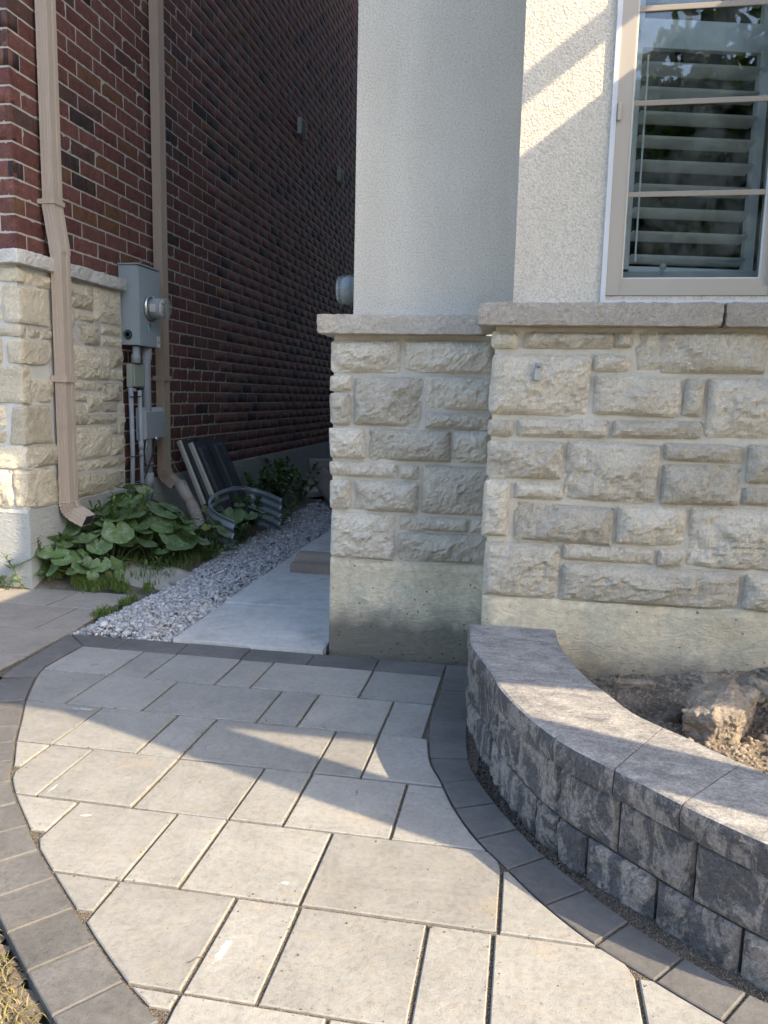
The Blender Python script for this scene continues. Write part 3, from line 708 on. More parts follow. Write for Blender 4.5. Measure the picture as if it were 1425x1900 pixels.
for a0, a1, z0, z1 in FRONT:
    sd += 1; H('stone', face_stone(a0, a1, z0, z1, 'y', 2.792, -1, .08 if a0 > -.1 else .2, sd, .014, .022 if z1-z0 > .08 else .010), M_STONE)
for a0, a1, z0, z1 in PIER:
    sd += 1; H('stone', face_stone(a0, a1, z0, z1, 'y', 3.212, -1, .08 if a0 > -.79 else .16, sd, .014, .022 if z1-z0 > .08 else .010), M_STONE)
# stones further along the front (to the right of the picture) and round the left side wall
def ashlar(a0, a1, z0, z1, rs, rowh=(.062, .13, .20)):
    out = []; z = z0
    while z < z1-.05:
        h = rs.choice(rowh); h = min(h, z1-z)
        if z1-(z+h) < .055: h = z1-z
        a = a0
        while a < a1-.03:
            l = rs.uniform(.14, .42) if h < .15 else rs.uniform(.2, .34); l = min(l, a1-a)
            if a1-(a+l) < .08: l = a1-a
            if h > .17 and rs.random() < .4:
                out.append((a, a+l-.012, z, z+.118)); out.append((a, a+l-.012, z+.13, z+h-.012))
            else: out.append((a, a+l-.012, z, z+h-.012))
            a += l
        z += h
    return out
rs = random.Random(5)
for a0, a1, z0, z1 in ashlar(.91, 3.1, .41, 1.335, rs):
    sd += 1; H('stone', face_stone(a0, a1, z0, z1, 'y', 2.792, -1, .08, sd, .014, .018), M_STONE)
for a0, a1, z0, z1 in ashlar(3.36, 7.2, .41, 1.335, rs):
    sd += 1; H('stone', face_stone(a0, a1, z0, z1, 'x', -.80, -1, .08, sd, .012, .016, .03), M_STONE)
# sills / caps
def cap(x0, x1, y0, y1, z0, z1, seed, mat=M_CAP, parent=house, cell=.014):
    me = rough_box(x1-x0, y1-y0, z1-z0, cell, .005, .0045, 42, seed, 7, .006)
    o = link('sill_stone', me, mat, parent); o.location = ((x0+x1)/2, (y0+y1)/2-(2.8 if parent is house else 0), (z0+z1)/2); return o
cap(-.182, .598, 2.728, 2.90, 1.344, 1.420, 11); cap(.606, 1.45, 2.73, 2.90, 1.344, 1.421, 12); cap(1.458, 2.9, 2.73, 2.90, 1.344, 1.421, 17, cell=.03)
cap(-.858, -.187, 3.148, 3.36, 1.345, 1.421, 13); cap(-.858, -.70, 3.365, 4.6, 1.345, 1.42, 14, cell=.03); cap(-.186, -.10, 2.905, 3.146, 1.345, 1.419, 15)
H('side_sill', boxes('s', [(-.85, -.7, 4.606, 17, 1.345, 1.42)]), M_CAP)
H('added_shade_bay', boxes('b', [(-.074, 3.0, 2.56, 2.829, 3.2, 5.6)]), M_STUCCO)  # unseen bay added to keep sun off the brick house corner
# caulk beads at the base of the stucco and round the window
H('caulk_bead', boxes('c', [(-.70, -.08, 3.268, 3.2795, 1.4215, 1.428), (.2195, .2355, 2.818, 2.8295, 1.4235, 2.952), (.2195, 1.40, 2.8185, 2.8290, 1.4225, 1.4375), (-.085, .2195, 2.82, 2.8296, 1.4225, 1.429)]), M_CAULK)
# metal clip in the big stone
clip = link('metal_clip', boxm('c', -.013, .013, -.004, .004, -.030, .030, .003), M_CLIP, None, (.024, 2.742, 1.192), (-.12, .12, .25))
tag(clip, 'small rusty metal clip hanging on the large stone under the sill', 'clip')
cl2 = link('screw', tube('s', [(0, -.012, .018), (0, .006, .018)], .006, 8), M_CLIP, clip)
# ---- window
win = H('window', boxes('w', [(.236, .280, 2.822, 2.92, 1.453, 2.94), (.280, .748, 2.823, 2.92, 1.453, 1.482), (.748, .80, 2.82, 2.92, 1.453, 2.94), (.80, 1.36, 2.823, 2.92, 1.453, 1.482), (1.36, 1.415, 2.822, 2.92, 1.453, 2.94), (.236, 1.415, 2.822, 2.92, 2.941, 2.985)]), M_FRAME)
def wp(name, me, mat): return link(name, me, mat, win)
for x0, x1 in ((.263, .749), (.80, 1.375)):
    wp('sash', boxes('s', [(x0+.0, x0+.022, 2.834, 2.88, 1.478, 2.93), (x1-.022, x1, 2.834, 2.88, 1.478, 2.93), (x0+.022, x1-.022, 2.834, 2.88, 1.4825, 1.508)]), M_FRAME)
    wp('glazing_bead', boxes('s', [(x0+.022, x0+.028, 2.842, 2.88, 1.508, 2.92), (x1-.028, x1-.022, 2.842, 2.88, 1.508, 2.92), (x0+.028, x1-.028, 2.842, 2.88, 1.508, 1.513)]), M_WHITE)
    for z in (1.781, 2.066, 2.352, 2.64):
        wp('muntin', boxm('m', x0+.0225, x1-.0225, 2.8445, 2.8495, z-.0085, z+.0085, .002), M_BAR)
    wp('pane', boxes('p', [(x0+.022, x1-.022, 2.850, 2.853, 1.508, 2.93)]), M_GLASS)
wp('mitre_line', boxes('l', [(.2795, .2805, 2.8215, 2.83, 1.4531, 1.482)]), M_METERD)
wp('latch_cover', boxm('l', .2385, .2505, 2.810, 2.825, 2.005, 2.062, .004), M_FRAME)
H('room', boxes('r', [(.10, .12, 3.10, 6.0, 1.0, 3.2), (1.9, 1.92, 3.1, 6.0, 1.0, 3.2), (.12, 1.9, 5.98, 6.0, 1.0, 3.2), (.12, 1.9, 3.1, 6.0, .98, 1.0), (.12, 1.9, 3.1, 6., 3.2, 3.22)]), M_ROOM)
H('inner_sill', boxes('s', [(.225, 1.41, 2.925, 3.099, 1.449, 1.545)]), M_SILLI)
crank = H('window_crank', tube('c', [(.405, 2.90, 1.512), (.415, 2.905, 1.53), (.428, 2.915, 1.553)], .005, 8), M_SILLI)
link('knob', lathe('k', [(-.010, .004), (-.007, .010), (0, .012), (.007, .010), (.010, .004)], 12, 'z', (.429, 2.915, 1.560)), M_SILLI, crank)
# louvred shutter panels, swung a little open
ang = math.radians(-3.9-10.15+.2)
def shutter(x0, y0, wdt, flip):
    s_ = H('louvre_shutter', boxes('s', [(0, .03, -.013, .013, 1.556, 2.93), (wdt-.035, wdt, -.013, .013, 1.556, 2.93), (.03, wdt-.035, -.013, .013, 1.545, 1.566), (.03, wdt-.035, -.013, .013, 2.275, 2.365)]), M_LOUV)
    s_.location = (x0, y0-2.8, 0); s_.rotation_euler = (0, 0, -ang if not flip else ang)
    z = 1.592
    while z < 2.9:
        if not 2.24 < z < 2.38:
            V = []; n = 8
            for k in range(n):
                t = 2*PI*k/n; a, b = .034*math.cos(t), .0045*math.sin(t); c_, s2 = math.cos(.34), -math.sin(.34)
                V.append((a*c_-b*s2, a*s2+b*c_))
            vv = [(.031, a, z+b) for a, b in V]+[(wdt-.036, a, z+b) for a, b in V]
            F = [(k, (k+1) % n, n+(k+1) % n, n+k) for k in range(n)]+[tuple(range(n))[::-1], tuple(range(n, 2*n))]
            link('louvre', mesh('l', vv, F), M_LOUV, s_)
        z += .0776
    link('tilt_rod', boxes('t', [(.038, .043, -.044, -.039, 1.575, 2.24)]), M_LOUV, s_)
shutter(.286, 2.945, .475, False); shutter(.80, 2.945, .5, True)
# eaves and roof of the stucco house, seen only from other viewpoints
H('roof', boxes('r', [(-.95, 9.4, 2.6, 17.4, 8.4, 8.46)]), M_SOFFIT)
H('roof', mesh('r', [(-1.15, 2.45, 8.465), (9.4, 2.45, 8.465), (9.4, 17.4, 8.465), (-1.15, 17.4, 8.465), (4.1, 7, 11), (4.1, 13, 11)], [(0, 1, 4), (1, 2, 5, 4), (2, 3, 5), (3, 0, 4, 5)]), M_ROOF)
# ---- unseen porch placed off to the right; its post, beam and roof cast the shade seen on the walk
porch = thing('porch', 'unseen covered entry porch placed right of the window to shade the walk', 'porch', (1.7, 1.03, 0))
ZB = 2.62; kx, ky = ZB/.74, ZB*.38/.74
xroof = -2.43+kx; yb_ = 2.36-ky
def PW(name, L, mat): 
    o = link(name, boxes(name, L), mat, porch); o.location = (-1.7, -1.03, 0); return o
PW('roof', [(xroof, 6.5, yb_, 2.72, ZB, ZB+.16)], M_SOFFIT)
px_, yp = 1.95, 0
yc = (1.762+1.995)/2-.38*px_
wpost = .168/2
PW('post', [(px_-wpost, px_+wpost, yc-wpost, yc+wpost, 0, ZB+.0)], M_FRAME)
PW('beam', [(px_-wpost, 6.3, yb_-.0, yb_+.14, ZB-.02, ZB-.001)], M_SOFFIT)
PW('post', [(4.9, 5.05, yc-.9, yc-.75, 0, ZB)], M_FRAME)
# unseen wall added at the entry that closes the view of the sun below 1.8 m (keeps the bed and wall in shade)
PW('added_shade_wall', [(4.0, 6.2, 1.15, 2.70, 0, ZB)], M_STUCCO)
PW('screen_wall', [(5.2, 5.35, -.25, 1.1, 0, ZB)], M_STUCCO) if False else None
# unseen arm added between porch and house higher up: throws the thin diagonal stripe on the stucco
za = 3.35; xa = -2.93+za/.74
PW('added_stripe_arm', [(xa-.03, xa+.03, yb_-.4, 2.82, za-.03, za+.03)], M_FRAME)

# ================================================================ BRICK HOUSE (left)
nb_ = thing('brick_house', 'red brick house with pale limestone base at the left', 'house', (-2.7, 3.9, 0))
def NB(name, me, mat, parent=nb_):
    o = link(name, me, mat, parent)
    if parent is nb_: o.location = (2.7, -3.9, 0)
    return o
NB('mortar_backing', boxes('m', [(-9, -2.7022, 3.8995, 17, 1.74, 7.6), (-9, -2.7022, 4.9, 17, .44, 1.7395)]), M_NMORTAR)
NB('stone_mortar', boxes('m', [(-9, -2.668, 3.838, 4.918, .42, 1.7385)]), M_SMORTAR)
NB('foundation_wall', boxes('f', [(-9, -2.655, 3.84, 4.93, -.35, .437), (-9, -2.694, 4.93, 17, -.35, .452)]), M_NPARGE)
NS = [(3.909, 3.976, 1.645, 1.709), (3.983, 4.185, 1.64, 1.718), (4.203, 4.569, 1.569, 1.727), (4.58, 4.9, 1.51, 1.731), (4.217, 4.362, 1.434, 1.56), (4.372, 4.574, 1.507, 1.562), (4.37, 4.646, 1.367, 1.5), (4.658, 4.9, 1.443, 1.503), (4.656, 4.91, 1.371, 1.435), (4.21, 4.358, 1.367, 1.426), (4.165, 4.755, 1.158, 1.36), (4.765, 4.915, 1.239, 1.364), (4.765, 4.915, 1.16, 1.23), (3.914, 4.016, 1.367, 1.429), (4.024, 4.2, 1.367, 1.428), (3.913, 4.15, 1.02, 1.151), (4.163, 4.306, 1.019, 1.148), (4.316, 4.576, 1.092, 1.15), (4.586, 4.646, 1.092, 1.148), (4.656, 4.912, 1.025, 1.15), (4.316, 4.463, 1.022, 1.083), (4.473, 4.648, .956, 1.083), (4.15, 4.464, .88, 1.01), (4.658, 4.825, .953, 1.015), (4.834, 4.914, .813, 1.016), (4.474, 4.824, .88, .946), (4.307, 4.740, .67, .872), (4.146, 4.297, .807, .87), (4.748, 4.826, .811, .87), (4.75, 4.914, .674, .803), (4.146, 4.297, .674, .798), (3.912, 4.135, .664, .79), (4.146, 4.428, .60, .663), (4.438, 4.605, .60, .662), (4.616, 4.912, .60, .664), (4.107, 4.9, .445, .592)]
for a0, a1, z0, z1 in NS:
    sd += 1; NB('stone', face_stone(a0, a1, z0, z1, 'x', -2.671, 1, .06, sd, .012, .020 if z1-z0 > .08 else .009), M_NSTONE)
NC = [(3.9, 1.649, 1.722, .26), (4.095, 1.437, 1.64, .10), (3.905, 1.367, 1.428, .28), (4.103, 1.225, 1.358, .11), (3.905, 1.016, 1.215, .30), (4.085, .797, 1.007, .105), (3.902, .664, .788, .26), (4.095, .445, .655, .085)]
fx0 = -2.671
for k, (y1, z0, z1, fl) in enumerate(NC):
    me = rough_box(fl, y1-3.825, z1-z0, .018, .014, .006, 22, 300+k, 6, .014)
    NB('corner_stone', me, M_NSTONE).location = (-2.648-fl/2+2.7, (y1+3.825)/2-3.9, (z0+z1)/2)
    a = -2.648-fl-.012
    rs = random.Random(k)
    while a > -4.2:
        l = rs.uniform(.16, .34)
        sp = [(z0, z1)] if z1-z0 < .16 or rs.random() < .35 else [(z0, z0+(z1-z0)*.36-.006), (z0+(z1-z0)*.36+.006, z1)]
        for q0, q1 in sp:
            sd += 1; NB('stone', face_stone(a-l, a, q0, q1, 'y', 3.835, -1, .06, sd, .012, .018, .02), M_NSTONE)
        a -= l+.012
# sill of the stone base
def ncap(x0, x1, y0, y1, z0, z1, seed):
    me = rough_box(x1-x0, y1-y0, z1-z0, .015, .006, .006, 40, seed, 8, .008)
    NB('sill_stone', me, M_NCAP).location = ((x0+x1)/2+2.7, (y0+y1)/2-3.9, (z0+z1)/2)
ncap(-2.79, -2.615, 3.785, 4.905, 1.737, 1.812, 21); ncap(-3.75, -2.797, 3.787, 3.93, 1.737, 1.812, 22); ncap(-4.9, -3.757, 3.787, 3.93, 1.737, 1.812, 23)
# bricks
CH = .0907; Z00 = .8226-4*CH
rbm = []
for v in range(7):
    rs = random.Random(v+40)
    V, F = [], []; nu, nv = 8, 3; l_, h_ = .262, CH-.0105
    for j in range(nv+1):
        for i in range(nu+1):
            e_ = .0018 if i in (0, nu) or j in (0, nv) else 0
            V.append((.002*noise.noise(Vector((i*.9, j*.9, v*7.)))-e_*1.3, (i/nu-.5)*l_+(rs.uniform(-.0015, .0015)), (j/nv-.5)*h_+rs.uniform(-.0012, .0012)))
    for j in range(nv):
        for i in range(nu):
            a = j*(nu+1)+i; F.append((a, a+1, a+nu+2, a+nu+1))
    rim = [i for i in range(nu+1)]+[j*(nu+1)+nu for j in range(1, nv+1)]+[nv*(nu+1)+i for i in range(nu-1, -1, -1)]+[j*(nu+1) for j in range(nv-1, 0, -1)]
    b = len(V)
    for k in rim: V.append((-.03, V[k][1], V[k][2]))
    for k in range(len(rim)): F.append((rim[k], b+k, b+(k+1) % len(rim), rim[(k+1) % len(rim)]))
    me = mesh('brick', V, F); me.materials.append(M_BRICK); rbm.append(me)
cells = []
def visible(p):
    d = Vector(p)-CAM; z = d.dot(_f)
    if z <= .1: return False
    x = 712.5+1461.3*d.dot(_r)/z; y = 950-1461.3*d.dot(_u)/z
    return -20 < x < 668 and -20 < y < 1000
row = 0
while True:
    z0 = Z00+row*CH
    if z0+CH > 7.55: break
    ys_ = 3.897 if z0 > 1.73 else 4.93
    if z0 > 1.73 or True:
        y = ys_+(0. if row % 2 == 0 else -.137)
        if z0 > 1.73 and row % 2: y = ys_+.096-.0005
        if z0 > 1.73 and row % 2: cells.append(('x', 3.897, 3.897+.088, z0, row))      # return end of a front brick
        while y < 16.9:
            y0 = max(y, ys_); y1 = y+.2635+random.uniform(-.003, .003)
            if y1-y0 > .03: cells.append(('x', y0, y1, z0, row))
            y += .274
    if z0 > 1.73:
        x = -2.70 if row % 2 else -2.70-.098
        if row % 2 == 0: cells.append(('y', -2.70-.088, -2.7005, z0, row))
        if row % 2 == 0: pass
        while x > -6:
            cells.append(('y', x-.2635, x, z0, row)); x -= .274
    row += 1
scored = []
for c in cells:
    if c[0] == 'x': p = (-2.7, (c[1]+c[2])/2, c[3]+CH/2)
    else: p = ((c[1]+c[2])/2, 3.897, c[3]+CH/2)
    d = (Vector(p)-CAM).length; nrm = Vector((1, 0, 0)) if c[0] == 'x' else Vector((0, -1, 0))
    a = abs((Vector(p)-CAM).dot(nrm))/d**3*(c[2]-c[1])
    scored.append((a if visible(p) else -1, c, p))
order = sorted(range(len(scored)), key=lambda i: -scored[i][0]); top = set(order[:296])
vb, fb, rb = [], [], []
for i, (a, c, p) in enumerate(scored):
    L = c[2]-c[1]
    if i in top:
        o = link('brick', rbm[i % 7], None, nb_)
        if c[0] == 'x': o.location = (-2.7+random.uniform(0, .0012)+2.7, p[1]-3.9, p[2]); o.scale = (1, L/.262, 1)
        else: o.location = (p[0]+2.7, 3.897-3.9, p[2]); o.rotation_euler = (0, 0, -PI/2); o.scale = (1, L/.262, 1)
        continue
    h = CH-.012; z0 = p[2]-h/2+random.uniform(-.001, .001); z1 = z0+h; q = len(vb); dx = random.uniform(0, .001)
    if c[0] == 'x': P4 = [(-2.7-dx, c[1], z0), (-2.7-dx, c[2], z0), (-2.7-dx, c[2], z1), (-2.7-dx, c[1], z1)]; B4 = [(-2.73, v_[1], v_[2]) for v_ in P4]
    else: P4 = [(c[1], 3.897+dx, z0), (c[2], 3.897+dx, z0), (c[2], 3.897+dx, z1), (c[1], 3.897+dx, z1)]; B4 = [(v_[0], 3.93, v_[2]) for v_ in P4]
    vb += P4+B4
    fs = [(q, q+1, q+2, q+3), (q, q+4, q+5, q+1), (q+1, q+5, q+6, q+2), (q+2, q+6, q+7, q+3), (q+3, q+7, q+4, q)]
    fb += fs; rb += [random.random()]*5
me = np_mesh('brick_rest', np.array(vb), np.array(fb), rb)
o = NB('brick', me, M_BRICK); o['kind'] = 'stuff'
# eaves of the brick house
NB('roof', boxes('r', [(-9.4, -2.5, 3.5, 17.4, 7.6, 8.4)]), M_SOFFIT)
NB('roof', mesh('r', [(-9.4, 3.5, 7.705), (-2.28, 3.5, 7.705), (-2.28, 17.4, 7.705), (-9.4, 17.4, 7.705), (-5.8, 7, 9.8), (-5.8, 13, 9.8)], [(0, 1, 4), (1, 2, 5, 4), (2, 3, 5), (3, 0, 4, 5)]), M_ROOF)
# two wall vents
for y, z in ((9.13, 4.08), (11.0, 4.05)):
    v_ = NB('wall_vent', boxes('v', [(-2.70, -2.655, y-.11, y-.095, z-.085, z+.085), (-2.70, -2.655, y+.095, y+.11, z-.085, z+.085), (-2.70, -2.655, y-.095, y+.095, z+.07, z+.085), (-2.70, -2.69, y-.095, y+.095, z-.085, z+.07)]), M_VENT)
    for k in range(4):
        o = link('vent_slat', boxes('s', [(-.004, .004, -.094, .094, -.022, .022)]), M_VENT, v_, (-2.672, y, z-.06+k*.035), (0, .6, 0))
# boundary between the gardens at the far end
fence = thing('wooden_fence', 'dark board fence closing the far end of the side yard', 'fence', (-1.7, 16, 0))
for k in range(14):
    link('board', boxes('b', [(-.068, .068, -.01, .01, 0, 1.9)]), M_WOOD, fence, (-.95+k*.145, 0, -.02))

# ================================================================ PLANTER WALL
planter = thing('garden_retaining_wall', 'low curved retaining wall of marbled charcoal blocks with smooth coping', 'wall', (.2, 2.0, 0))
OUT = [(-.166, 2.785), (-.150, 2.579), (-.132, 2.5), (-.066, 2.290), (-.035, 2.165), (.013, 2.043), (.06, 1.947), (.106, 1.869), (.149, 1.81), (.22, 1.737), (.276, 1.68), (.35, 1.601), (.399, 1.554), (.485, 1.481), (.575, 1.42), (.68, 1.37), (.80, 1.33), (1.0, 1.30), (1.3, 1.29), (1.7, 1.29)]
OS = smooth_line(OUT, 6)
def OP(s_):
    s_ = max(0, min(len(OS)-1.0001, s_*6)); i = int(s_); t = s_-i
    p = OS[i].lerp(OS[i+1], t); d = (OS[min(i+2, len(OS)-1)]-OS[max(i-1, 0)]).normalized(); n_ = Vector((-d.y, d.x))
    if n_.dot(Vector((-1, -1))) < 0: n_ = -n_
    return p, n_
# cumulative length so joints can be given as parameters
def block(s0, s1, z0, z1, seed, amp=.010, name='wall_block', depth=.16, chev=.006, proud=0.):
    rs = random.Random(seed); p0, _ = OP(s0); p1, _ = OP(s1)
    Ln = sum((OP(s0+(s1-s0)*(k+1)/12)[0]-OP(s0+(s1-s0)*k/12)[0]).length for k in range(12))
    nu = max(4, int(Ln/.0075)); nv = max(3, int((z1-z0)/.0075)); V, F = [], []
    off = Vector((rs.uniform(0, 50), rs.uniform(0, 50), 0))
    for j in range(nv+1):
        for i in range(nu+1):
            u, v = i/nu, j/nv; s_ = s0+(s1-s0)*u; p, n_ = OP(s_)
            e = min(u*Ln, (1-u)*Ln, v*(z1-z0), (1-v)*(z1-z0))
            ed = 1-math.exp(-e/chev)
            a = amp*(noise.fractal(Vector((u*Ln*16, v*(z1-z0)*13, 0))+off, .75, 2.1, 5)*1.15+.25)+.0035*noise.ridged_multi_fractal(Vector((u*Ln*20, v*9*(z1-z0), 7))+off, .9, 2, 3, .9, 2)
            h = (-.006+proud)+ed*(.006+a)
            q = p+n_*h; V.append((q.x-.2, q.y-2.0, z0+(z1-z0)*v))
    nb0 = (nu+1)*(nv+1)
    for j in range(nv):
        for i in range(nu):
            a = j*(nu+1)+i; F.append((a, a+1, a+nu+2, a+nu+1))
    rim = [i for i in range(nu+1)]+[j*(nu+1)+nu for j in range(1, nv+1)]+[nv*(nu+1)+i for i in range(nu-1, -1, -1)]+[j*(nu+1) for j in range(nv-1, 0, -1)]
    for k in rim:
        i = k % (nu+1); s_ = s0+(s1-s0)*i/nu; p, n_ = OP(s_); q = p-n_*depth; V.append((q.x-.2, q.y-2.0, V[k][2]))
    m = len(rim)
    for k in range(m): F.append((rim[k], nb0+k, nb0+(k+1) % m, rim[(k+1) % m]))
    link(name, mesh(name, V, F), M_BLOCK, planter)
tall = [.02, 1.3, 2.6, 3.75, 5.02, 7.25, 9.38, 11.57, 13.4, 14.7, 15.8, 17, 18, 18.9]
low = [.02, 1.0, 2.1, 3.1, 4.06, 5.15, 6.12, 7.35, 8.48, 10.55, 12.7, 14.1, 15.3, 16.6, 17.8, 18.9]
for i, (a, b) in enumerate(zip(tall, tall[1:])):
    L_ = (OP(b)[0]-OP(a)[0]).length; gp = .0028*(b-a)/L_
    block(a+gp, b-gp, .0915, .2225, 500+i, .0062)
for i, (a, b) in enumerate(zip(low, low[1:])):
    L_ = (OP(b)[0]-OP(a)[0]).length; gp = .0028*(b-a)/L_
    block(a+gp, b-gp, -.06, .0885, 600+i, .0062, proud=.002)
# coping
INNER = [(.132, 2.783), (.143, 2.604), (.171, 2.455), (.212, 2.298), (.255, 2.195), (.309, 2.065), (.369, 1.99), (.414, 1.941), (.519, 1.818), (.60, 1.745), (.70, 1.685), (.84, 1.635), (1.0, 1.605), (1.3, 1.59), (1.7, 1.59)]
IS = smooth_line(INNER, 6)
def nearest(L, p):
    best = None
    for i in range(len(L)-1):
        a, b = L[i], L[i+1]; d = b-a; t = max(0, min(1, (p-a).dot(d)/d.length_squared)); q = a+d*t
        if best is None or (q-p).length < best[0]: best = ((q-p).length, i+t)
    return best[1]
def IP(t): t = max(0, min(len(IS)-1.0001, t)); i = int(t); return IS[i].lerp(IS[i+1], t-i)
def OPt(t): t = max(0, min(len(OS)-1.0001, t)); i = int(t); return OS[i].lerp(OS[i+1], t-i)
cj = [((-.166, 2.783), (.132, 2.781)), ((-.136, 2.587), (.143, 2.604)), ((-.049, 2.228), (.212, 2.298)), ((.106, 1.868), (.309, 2.062)), ((.231, 1.728), (.372, 1.985)), ((.352, 1.60), (.519, 1.818)), ((.52, 1.455), (.665, 1.70)), ((.70, 1.362), (.80, 1.645)), ((.95, 1.305), (1.0, 1.605)), ((1.25, 1.29), (1.27, 1.592)), ((1.65, 1.29), (1.66, 1.59))]
for i, ((o0, i0), (o1, i1)) in enumerate(zip(cj, cj[1:])):
    to0, to1 = nearest(OS, Vector(o0)), nearest(OS, Vector(o1)); ti0, ti1 = nearest(IS, Vector(i0)), nearest(IS, Vector(i1))
    n = 14; V, F = [], []
    # section from inner-bottom over the top to outer-bottom, front face slightly rough
    sect = [('i', 0, 0), ('i', 0, .060), ('i', .004, .065), ('m', .25, .065), ('m', .5, .065), ('m', .75, .065), ('o', -.001, .065), ('o', .006, .061), ('o', .011, .048), ('o', .012, .030), ('o', .011, .012), ('o', .008, 0)]
    ns = len(sect)
    for k in range(n+1):
        t = k/n; g0 = .0015*(1 if k == 0 else -1 if k == n else 0)
        po = OPt(to0+(to1-to0)*t); pi = IP(ti0+(ti1-ti0)*t); d = (po-pi).normalized(); al = Vector((-d.y, d.x))
        if al.dot(OPt(to1)-OPt(to0)) < 0: al = -al
        for c, a, z in sect:
            if c == 'i': q = pi+d*a
            elif c == 'm': q = pi.lerp(po, a)
            else: q = po+d*a
            zz = .2245+z
            if c == 'o' and z < .06:
                q = q+d*(.0045*noise.fractal(Vector((q.x*24, q.y*24, z*24)), .8, 2, 3)); 
            if c == 'o' and z > .064: q = q+d*(.0035*noise.noise(Vector((q.x*60, q.y*60, 3)))); zz -= .0006
            q = q+al*g0; V.append((q.x-.2, q.y-2.0, zz))
    for k in range(n):
        for j in range(ns):
            a = k*ns+j; b = k*ns+(j+1) % ns; F.append((a, b, b+ns, a+ns))
    F.append(tuple(range(ns))[::-1]); F.append(tuple(n*ns+j for j in range(ns)))
    me = mesh('coping', V, F); me.materials.append(M_COPE); me.materials.append(M_BLOCK)
    me.polygons.foreach_set('material_index', [1 if (q < n*ns and (q % ns) >= 7) else 0 for q in range(len(F))])
    link('coping_stone', me, None, planter)
# coarse sand strip along the foot of the wall (real grains on a sheet)
def grains(name, n, sampler, size, mat, flat=.7, zoff=0., tet=False):
    ico = [(0, 0, 1), (.894, 0, .447), (.276, .851, .447), (-.724, .526, .447), (-.724, -.526, .447), (.276, -.851, .447), (.724, .526, -.447), (-.276, .851, -.447), (-.894, 0, -.447), (-.276, -.851, -.447), (.724, -.526, -.447), (0, 0, -1)]
    fi = [(0,1,2),(0,2,3),(0,3,4),(0,4,5),(0,5,1),(1,6,2),(2,7,3),(3,8,4),(4,9,5),(5,10,1),(2,6,7),(3,7,8),(4,8,9),(5,9,10),(1,10,6),(6,11,7),(7,11,8),(8,11,9),(9,11,10),(10,11,6)]
    if tet: ico = [(1, 0, -.5), (-.5, .87, -.5), (-.5, -.87, -.5), (0, 0, .9)]; fi = [(0, 1, 3), (1, 2, 3), (2, 0, 3)]
    I = np.array(ico); Fi = np.array(fi); P = np.array([sampler() for _ in range(n)])
    sz = np.exp(rng.normal(0, .32, n))*size; ax = rng.uniform(.6, 1.25, (n, 3)); ax[:, 2] *= flat
    J_ = I[None]*rng.uniform(.68, 1.25, (n, len(I), 1))*ax[:, None]*sz[:, None, None]
    a, b = rng.uniform(0, 2*PI, n), rng.normal(0, .5, n)
    ca, sa, cb, sb_ = np.cos(a), np.sin(a), np.cos(b), np.sin(b)
    x, y, z = J_[..., 0], J_[..., 1], J_[..., 2]
    y, z = y*cb[:, None]-z*sb_[:, None], y*sb_[:, None]+z*cb[:, None]; x, y = x*ca[:, None]-y*sa[:, None], x*sa[:, None]+y*ca[:, None]
    V = np.stack([x, y, z], -1)+P[:, None]; V[..., 2] += zoff
    F = (Fi[None]+(np.arange(n)*len(I))[:, None, None]).reshape(-1, 3)
    return np_mesh(name, V.reshape(-1, 3), F, np.repeat(rng.random(n), len(Fi)))
def samp_strip():
    s_ = random.uniform(0, 15.5); p, n_ = OP(s_); k = nearest(sOUT, p) if False else None
    wd = .03+.012*math.sin(s_); q = p+n_*random.uniform(-.002, .058)
    return (q.x, q.y, -.008)
gs = link('sand_grains', grains('g', 9000, samp_strip, .0021, M_SAND, .8), M_SAND); tag(gs, 'coarse grey sand filling the gap at the foot of the curved wall', 'sand', None, 'stuff')

# ================================================================ PLANTING BED
def bed_z(x, y):
    t = max(0, min(1, (x-.1)/.9)); 
    z = .10+.11*t+.05*max(0, (y-2.4))*t
    z += .028*noise.fractal(Vector((x*5, y*5, 1)), 1, 2, 4)+.010*noise.noise(Vector((x*30, y*30, 4)))
    return z
V, F = [], []; nx, ny = 120, 90; X0, X1, Y0, Y1 = .10, 1.7, 1.40, 2.80
inside = {}
for j in range(ny+1):
    for i in range(nx+1):
        x = X0+(X1-X0)*i/nx; y = Y0+(Y1-Y0)*j/ny; V.append((x, y, bed_z(x, y)))
tabI = sorted([(p.x, p.y) for p in IS])
def inner_y(x): return interp(tabI, x)
for j in range(ny):
    for i in range(nx):
        x = X0+(X1-X0)*(i+.5)/nx; y = Y0+(Y1-Y0)*(j+.5)/ny
        if x > .12 and y > inner_y(x)-.035:
            a = j*(nx+1)+i; F.append((a, a+1, a+nx+2, a+nx+1))
bs = link('planting_bed_soil', mesh('soil', V, F, True), M_SOIL); bs['kind'] = 'structure'
def samp_soil():
    while True:
        x = random.uniform(.16, 1.4); y = random.uniform(1.6, 2.78)
        if y > inner_y(x)+.01: return (x, y, bed_z(x, y))
cl = link('soil_clods', grains('c', 5200, samp_soil, .0065, M_CLOD, .85), M_CLOD); tag(cl, 'crumbled dry brown soil filling the bed behind the curved wall', 'soil', None, 'stuff')
cl = None
def rock(name, size, loc, seed, label, mat=M_CLOD, rot=(0, 0, 0), fac=14, fd=.3, cell=None, cat='rock', group=None):
    m = min(size)
    me = rough_box(size[0], size[1], size[2], cell or max(.0045, m/26), m*.36, m*.085, 9/m*.4, seed, fac, m*fd, False)
    o = link(name, me, mat, None, loc, rot); tag(o, label, cat, group); return o
rock('clay_lump', (.23, .25, .15), (.590, 2.30, .215), 2, 'big angular lump of dry clay leaning on the coping stones', M_CLOD, (.15, .25, -.5), 26, .24)
